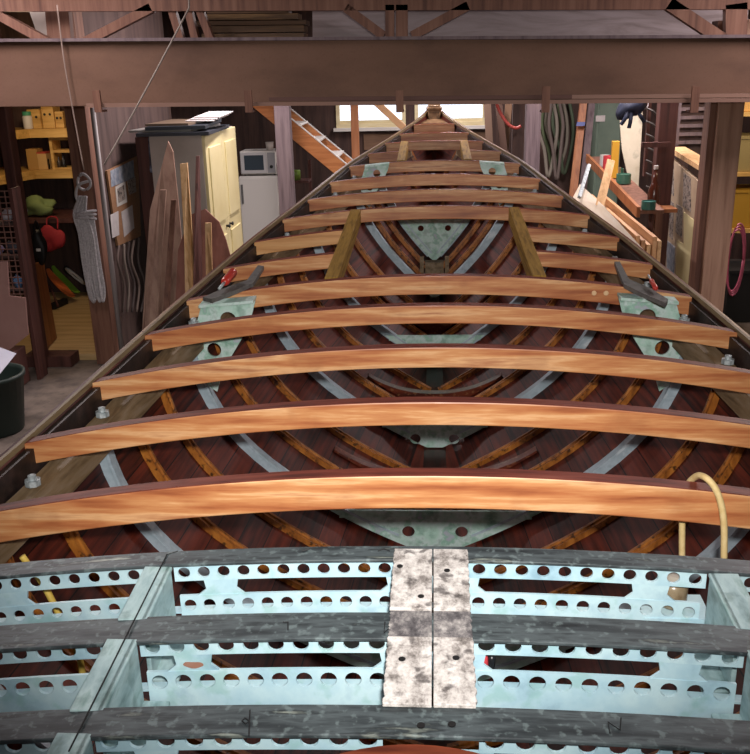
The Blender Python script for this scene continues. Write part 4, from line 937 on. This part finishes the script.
# white template board and blue bag
lean([(620, 95), (643, 95), (642, 128), (640, 160), (638, 198), (630, 186), (622, 150), (620, 125)], 9.6, 9.4, .02, 'template_board', mat('stained_white_board', ['#8b816c', '#b0a792', '#bbb29e', '#7d7d70'], scale=(3, 3, 2.2), rough=.6, stops=[.3, .45, .6, .7]), 'tall stained white template board hanging below the blue bag', 'board', foot=False)
bg_ = thing('hanging_bag', P(630, 115, 8.6), 'dark blue bag with straps hanging over the white template board', 'bag')
p = P(632, 108, 8.55); g = G(); g.blob(p, (.12, .07, .09), 6, .25); build_in(g, 'body', mat('navy_fabric', ['#121829', '#1e2740'], scale=(18, 18, 18), rough=.8), bg_)
for dx, dy_ in ((-.08, -.14), (-.02, -.17), (.09, -.12)):
    g = G(); g.tube(bez([p+Vector((dx*.6, -.03, -.04)), p+Vector((dx*.8, -.05, dy_*.6)), p+Vector((dx*1.2, -.04, dy_))], 5), .018, 7); build_in(g, 'strap', mat('navy_fabric', ['#121829']), bg_)
g = G(); g.tube([p+Vector((.10+.04*math.cos(t), -.02, .04+.05*math.sin(t))) for t in [2*math.pi*k/14 for k in range(15)]], .006, 6); build_in(g, 'ring', m_paper, bg_)
# stack of boards on edge on a trestle outside the hull
m_ps = [m_piney, wood('pine_b', ['#a8784c', '#c29266', '#cfa478'], 'y', f=30, s=2, rough=.6), wood('pine_c', ['#8f6440', '#ab7f58', '#b98f68'], 'y', f=30, s=2, rough=.6)]
lbs = ['first board from the hull in the stack on edge', 'second board from the hull in the stack on edge', 'third board from the hull in the stack on edge', 'fourth board from the hull in the stack on edge', 'fifth board from the hull in the stack on edge', 'sixth board from the hull in the stack on edge', 'outermost board of the stack on edge, furthest from the hull']
zbot = .82
for k in range(7):
    x = 1.45+.037*k; y0 = 6.55+.05*((k*3) % 4)+.03*k; y1 = 9.15-.15*((k*5) % 3); h = .40+.03*((k*2) % 3)
    g = G(); g.slab([(x, y0, zbot), (x+.03, y0, zbot), (x+.03, y0, zbot+h), (x, y0, zbot+h)], (0, y1-y0, .02)); one(g, 'pine_board', m_ps[k % 3], lbs[k]+' right of the boat', 'board', 'boards stacked on edge right of the boat', bevel=.003)
tz = thing('trestle', (1.6, 7.9, 0), 'timber trestle carrying the board stack beside the hull', 'trestle')
for y in (7.2, 8.6):
    g = G(); g.box(1.36, 1.9, y-.05, y+.05, zbot-.08, zbot); build_in(g, 'bearer', m_post, tz)
    for x in (1.38, 1.82): g = G(); g.box(x, x+.06, y-.03, y+.03, 0, zbot-.08); build_in(g, 'leg', m_post, tz)
# bright board lying on the near side of the stack, upright short plank
g = G(); g.slab([PX(580, 184, 1.42), PX(573, 197, 1.36), PX(641, 254, 1.40), PX(645, 251, 1.42), PX(604, 206, 1.42)], (.01, 0, -.022)); one(g, 'white_plank', wood('white_plank_wood', ['#e0cdb2', '#f0e4d2'], 'y', f=20, s=2, rough=.5), 'broad whitish plank lying along the hull side of the stack', 'plank')
g = G(); a, b, c, d = P(608, 159, 8.25), P(615, 161, 8.25), P(604, 207, 7.95), P(596, 205, 7.95)
ex = 1.0
g.slab([a, b, c, d], (0, .03, 0)); one(g, 'short_plank', m_pine, 'short pale plank standing slantwise against the board stack', 'plank')
g = G(); a, b = P(589, 165, 8.8), P(583, 185, 8.6); b = a+(b-a)*1.6; g.bar(a, b, .03, .03, up=(0, 1, 0)); one(g, 'steel_tube', m_bolt, 'thin bright metal tube leaning left of the short pale plank', 'tube')
# brown bottle shape, side bracket and hooks
bt = thing('brown_bottle', P(648, 205, 8.2), 'tall brown bottle standing left of the dark post', 'bottle')
p = P(653, 207, 8.18); g = G(); g.lathe(p, [(.05, 0), (.055, .02), (.055, .14), (.03, .21), (.018, .24), (.016, .33)], 16); build_in(g, 'body', mat('brown_glass', ['#4a2418'], rough=.2), bt, smooth=True)
g = G(); g.lathe(p+Vector((0, 0, .33)), [(.02, 0), (.02, .03)], 12); build_in(g, 'cap', m_paper, bt)
g = G(); g.box(1.962, 2.12, 8.05, 8.28, p.z-.032, p.z-.001); one(g, 'small_shelf', m_orangez, 'small wooden shelf under the brown bottle', 'shelf')
g = G(); g.box(P(641, 145, 8.3).x, P(660, 145, 8.3).x+.08, 8.25, 8.29, P(650, 147, 8.3).z, P(650, 142, 8.3).z); one(g, 'cross_rail', m_postdark, 'dark cross rail between white board and dark post', 'rail')
for k in range(7):
    py = 108+k*13; p0 = P(646, py, 8.5); g = G(); g.tube(bez([p0, p0+Vector((.06, -.03, -.03)), p0+Vector((.11, -.02, -.08)), p0+Vector((.14, 0, -.06))], 5), .009, 6)
    one(g, 'iron_hook', mat('hook_grey', ['#4a4542'], rough=.5), ['topmost', 'second', 'third', 'fourth', 'fifth', 'sixth', 'lowest'][k]+(' grey hook in the row between white board and dark post' if k in (0, 6) else ' grey hook from the top beside the white board'), 'hook', 'hooks beside the white board', smooth=True)
g = G(); g.box(P(645, 145, 8.55).x, P(648, 145, 8.55).x, 8.52, 8.58, 1.5, 2.4); one(g, 'hook_rail', m_postdark, 'thin dark upright carrying the row of grey hooks', 'rail')
g = G(); g.box(2.241, 2.29, 7.45, 8.29, 0, 1.62); struct(g, 'wall_partition_side', m_wallwood)
# poster panel along the right
wallquad([(667, 152), (702, 182), (700, 300), (666, 275)], 2.24, .025, 'poster_panel', mat('tan_panel', ['#a08a72', '#b6a288'], scale=(6, 6, 6), rough=.7), 'tan panel covered with prints left of the wide right post', 'panel')
gp2 = 'prints on the tan panel'
for pts, m_, lb in ((((669, 160), (674, 164), (674, 196), (669, 191)), m_print, 'tall narrow print at the top left of the tan panel'), (((684, 172), (691, 178), (691, 212), (683, 206)), m_print, 'dark print at the upper right of the tan panel'), (((670, 200), (674, 203), (673, 240), (669, 236)), m_print, 'narrow print halfway down the left edge of the tan panel'), (((677, 204), (683, 208), (682, 238), (676, 232)), m_print, 'print left of the cream sheet on the tan panel'), (((684, 212), (702, 226), (699, 298), (676, 280), (677, 240), (684, 244)), m_cream, 'large cream sheet on the lower part of the tan panel'), (((667, 240), (675, 247), (674, 284), (667, 276)), m_bluegrey, 'bluish sheet at the bottom left of the tan panel')):
    wallquad(pts, 2.215, .004, 'print_sheet', m_, lb, 'print', gp2)
g = G(); g.slab([PX(669, 147, 2.2), PX(703, 168, 2.2), PX(703, 173, 2.2), PX(669, 152, 2.2)], (.15, 0, 0)); one(g, 'panel_ledge', m_pine, 'pale sloping ledge along the top of the tan panel', 'ledge')
# slatted rack behind the poster panel
sl_ = thing('slatted_rack', (2.4, 8.9, 0), 'mauve slatted rack behind the poster panel', 'rack')
a, b = P(679, 130, 8.9), P(712, 130, 8.9)
g = G(); g.box(a.x, b.x, 8.92, 8.95, .9, 2.6); build_in(g, 'back_panel', m_wallmauve, sl_)
for k in range(11): z = 1.75+k*.075; g = G(); g.box(a.x, b.x, 8.88, 8.92, z, z+.03); build_in(g, 'slat', m_postgrey, sl_)
for x in (a.x-.03, b.x): g = G(); g.box(x, x+.03, 8.88, 8.95, 0, 2.6); build_in(g, 'upright', m_postgrey, sl_)
g = G(); p = P(694, 157, 7.75); p.x = 2.3; g.blob(p, (.06, .06, .05), 8, .3); one(g, 'dusty_bundle', mat('bundle_grey', ['#5d5456'], rough=.9), 'dusty grey bundle sitting on the pale ledge', 'bundle')
# side room at the far right
sr = thing('side_shelving', (3.3, 9.6, 0), 'open shelving seen right of the wide post at the picture edge', 'shelving')
for z in (.85, 1.42, 2.0): g = G(); g.box(2.75, 4.4, 9.4, 10.0, z-.04, z); build_in(g, 'shelf', m_lightwood, sr)
for x in (2.72, 4.4): g = G(); g.box(x, x+.05, 9.4, 10.0, 0, 2.6); build_in(g, 'upright', m_lightwood, sr)
def crate(x0, x1, z, h, c, lb, y0=9.45, y1=9.9, nm='storage_box'):
    g = G(); g.box(x0, x1, y0, y1, z+.001, z+h); o = one(g, nm, mat('cr'+c[1:], [c], rough=.6), lb, 'box', 'boxes on the right side shelving', bevel=.008)
    g = G(); g.box(x0-.008, x1+.008, y0-.01, y1+.008, z+h+.001, z+h+.03); build_in(g, 'lid', mat('cr'+c[1:], [c]), o)
crate(2.95, 3.9, 2.0, .42, '#c99a52', 'tan box on the top shelf at the right edge')
crate(2.9, 3.6, 1.42, .32, '#8a7a4a', 'olive box on the middle shelf at the right edge')
crate(2.95, 3.8, .85, .36, '#a87f1f', 'mustard yellow crate on the bottom shelf at the right edge')
crate(2.9, 3.5, .0, .5, '#17181a', 'black box on the floor under the right shelving', 8.9, 9.35)
pc = P(733, 255, 6.95)
for k in range(3):
    pts = [Vector((pc.x+.03+.06*math.cos(t)+.008*k, 6.98+.012*k, pc.z-.05+(.24+.02*k)*math.sin(t))) for t in [2*math.pi*q/24 for q in range(25)]]
    if k == 0: pk_ = thing('pink_rope', pc, 'coiled pink cord hanging on the right side of the wide post', 'cord')
    g = G(); g.tube(pts, .008, 6); build_in(g, 'cord_loop', mat('pink', ['#b2536a'], rough=.6), pk_, smooth=True)

# ------------------------------------------------------------------ loose things on the boat
cz = thing('yellow_rope', P(705, 520, 2.0), 'loop of yellowish cord hung over the nearest wooden deck beam', 'cord')
b0 = crown(2.0)
def bz_(x, Y): return crown(Y)-.085*x*x
xa = P(726, 500, 1.98).x; xb = P(682, 530, 2.07).x
pts = [P(682, 570, 2.115), P(682, 535, 2.112), P(683, 505, 2.11), P(688, 485, 2.108), P(697, 476, 2.07), P(706, 478, 2.03), P(715, 488, 2.015), P(721, 504, 2.01), P(724, 526, 2.005), P(724, 560, 2.0)]
m_yel = mat('yellow_cord', ['#c9ac72', '#dcc592'], scale=(50, 50, 50), rough=.7)
g = G(); g.tube(bez(pts, 8), .0085, 8); build_in(g, 'cord_strand', m_yel, cz, smooth=True)
g = G(); g.tube(bez([P(22, 556, 1.78), P(30, 567, 1.78), P(42, 582, 1.77), P(58, 612, 1.76), P(76, 648, 1.76), P(82, 670, 1.77), P(84, 700, 1.78)], 6), .008, 8); one(g, 'yellow_hose', mat('yellow_hose', ['#b99a3c', '#cdb258'], scale=(50, 50, 50), rough=.6), 'yellow hose passing down behind the left of the metal framework', 'hose', smooth=True)
jr = thing('glass_jar', P(672, 597, 1.75), 'small dusty glass jar standing behind the metal framework bracket on the right', 'jar')
c = P(672, 604, 1.72); g = G(); g.lathe(c, [(.026, 0), (.03, .008), (.03, .05), (.022, .062)], 16); build_in(g, 'body', mat('jar_amber', ['#6d5c45', '#8f8068'], scale=(40, 40, 40), rough=.25), jr, smooth=True)
g = G(); g.lathe(c+Vector((0, 0, .062)), [(.024, 0), (.024, .018)], 16); build_in(g, 'lid', mat('jar_lid', ['#a59c90'], rough=.4), jr)
c = P(672, 606, 1.72); g = G(); g.box(c.x-.07, c.x+.07, 1.665, 1.76, P(672, 604, 1.72).z-.012, P(672, 604, 1.72).z-.001); build_in(g, 'support_tab', m_pale, deck)
# red handled tool and its neighbours below the framework, right of the centre plate
for q, c, lb, nm in (((476, 664, 474, 652), '#d8dadc', 'white handled tool left of the red one beside the centre plate', 'white_tool'), ((485, 664, 484, 655), '#b23a40', 'red handled tool poking up beside the centre plate', 'red_tool'), ((491, 665, 492, 655), '#16171a', 'black handled tool right of the red one beside the centre plate', 'black_tool')):
    a = P(q[0], q[1]+4, 1.46); b = P(q[2], q[3], 1.46); g = G(); g.tube([a, a.lerp(b, .3), a.lerp(b, .8), b], [.006, .0075, .0075, .005], 10); one(g, nm, mat('tl'+c[1:], [c], rough=.35), lb, 'tool', 'tools standing beside the centre plate', smooth=True)
# reddish wooden round at the bottom edge
wr = thing('wooden_stool', (0, 0, 0), 'round reddish wooden stool top at the bottom edge', 'stool')
ctr = PZ(412, 915, 1.515); wr.location = ctr; BASES[wr.name] = ctr.copy()
pe = PZ(412, 742, 1.515); rad = (pe-ctr).length
g = G(); g.lathe(ctr-Vector((0, 0, .022)), [(rad-.006, 0), (rad, .005), (rad, .017), (rad-.005, .022), (.001, .022)], 64); build_in(g, 'seat', wood('red_stool_wood', ['#4f2114', '#713622', '#7d4029'], 'x', f=30, s=4, rough=.4), wr)
# dark iron lodging knees lying by the beam ends, and red handled chisels
for sg in (-1, 1):
    if sg > 0: q = [(612, 256), (617, 256), (629, 279), (648, 287), (668, 299), (666, 303), (642, 293), (624, 284)]
    else: q = [(258, 265), (264, 266), (253, 283), (236, 290), (212, 299), (203, 297), (224, 288), (247, 280)]
    zz = sheer(3.9)+.06
    pts = []
    for a in q: pts.append(PZ(a[0], a[1], zz))
    g = G(); g.slab(pts, (0, 0, -.018)); one(g, 'iron_strap', m_iron, 'bent grey iron strap lying over the %s knee plate near the fifth beam' % ('right' if sg > 0 else 'left'), 'iron strap', 'iron straps by the knee plates')
    a, b = (PZ(224, 283, zz+.03), PZ(234, 271, zz+.05)) if sg < 0 else (PZ(651, 280, zz+.03), PZ(656, 289, zz+.02))
    t = thing('screwdriver', a, ('red handled screwdriver lying on the left iron strap' if sg < 0 else 'small red handled screwdriver lying by the right iron strap'), 'screwdriver', 'screwdrivers on the iron straps')
    r = .02 if sg < 0 else .011
    g = G(); g.tube([a, a.lerp(b, .15), a.lerp(b, .5), a.lerp(b, .9), b], [r*.7, r, r*.85, r, r*.6], 12); build_in(g, 'handle', mat('red_handle', ['#b3352c'], rough=.3), t, smooth=True)
    d = (a-b).normalized(); g = G(); g.tube([a, a+d*.07], r*.35, 8); build_in(g, 'shaft', m_bolt, t, smooth=True)
# ------------------------------------------------------------------ light
w = bpy.data.worlds.new('daylight'); scn.world = w; w.use_nodes = True
w.node_tree.nodes['Background'].inputs['Color'].default_value = lin('#e6efff'); w.node_tree.nodes['Background'].inputs['Strength'].default_value = 2.2
def lamp(name, kind, loc, energy, col, size=.1, size_y=None, rot=(0, 0, 0)):
    l = bpy.data.lights.new(name, kind); l.energy = energy; l.color = lin(col)[:3]
    if kind == 'AREA':
        l.shape = 'RECTANGLE'; l.size = size; l.size_y = size_y or size
    else: l.shadow_soft_size = size
    o = bpy.data.objects.new(name, l); COL.objects.link(o); o.location = loc; o.rotation_euler = rot
    return o
fl = bpy.data.lights.new('camera_flash', 'SPOT'); fl.energy = 430; fl.color = lin('#fffaf4')[:3]; fl.shadow_soft_size = .03; fl.spot_size = math.radians(70); fl.spot_blend = 1.0
fo = bpy.data.objects.new('camera_flash', fl); COL.objects.link(fo)
FM = Matrix((right, up, back)).transposed().to_4x4(); FM.translation = CAM+up*.10+right*.05
fo.matrix_world = FM
for x, y, e in ((-2.4, 5.2, 40), (2.4, 5.2, 40), (-1.5, 8.8, 120), (1.6, 8.6, 130), (.3, 12.6, 110), (-3.7, 6.2, 75), (3.2, 6.2, 75), (0, .6, 14)):
    lamp('ambient_fill', 'AREA', (x, y, 3.45), e, '#f4e6e6', .2, 1.4)  # unseen overhead fills, added to bring up the shed's ambient level
lamp('workshop_lamp', 'POINT', (-3.7, 8.6, 2.5), 34, '#ffdcae', .08)
lamp('side_room_lamp', 'POINT', (3.6, 8.2, 2.5), 40, '#ffdfae', .08)
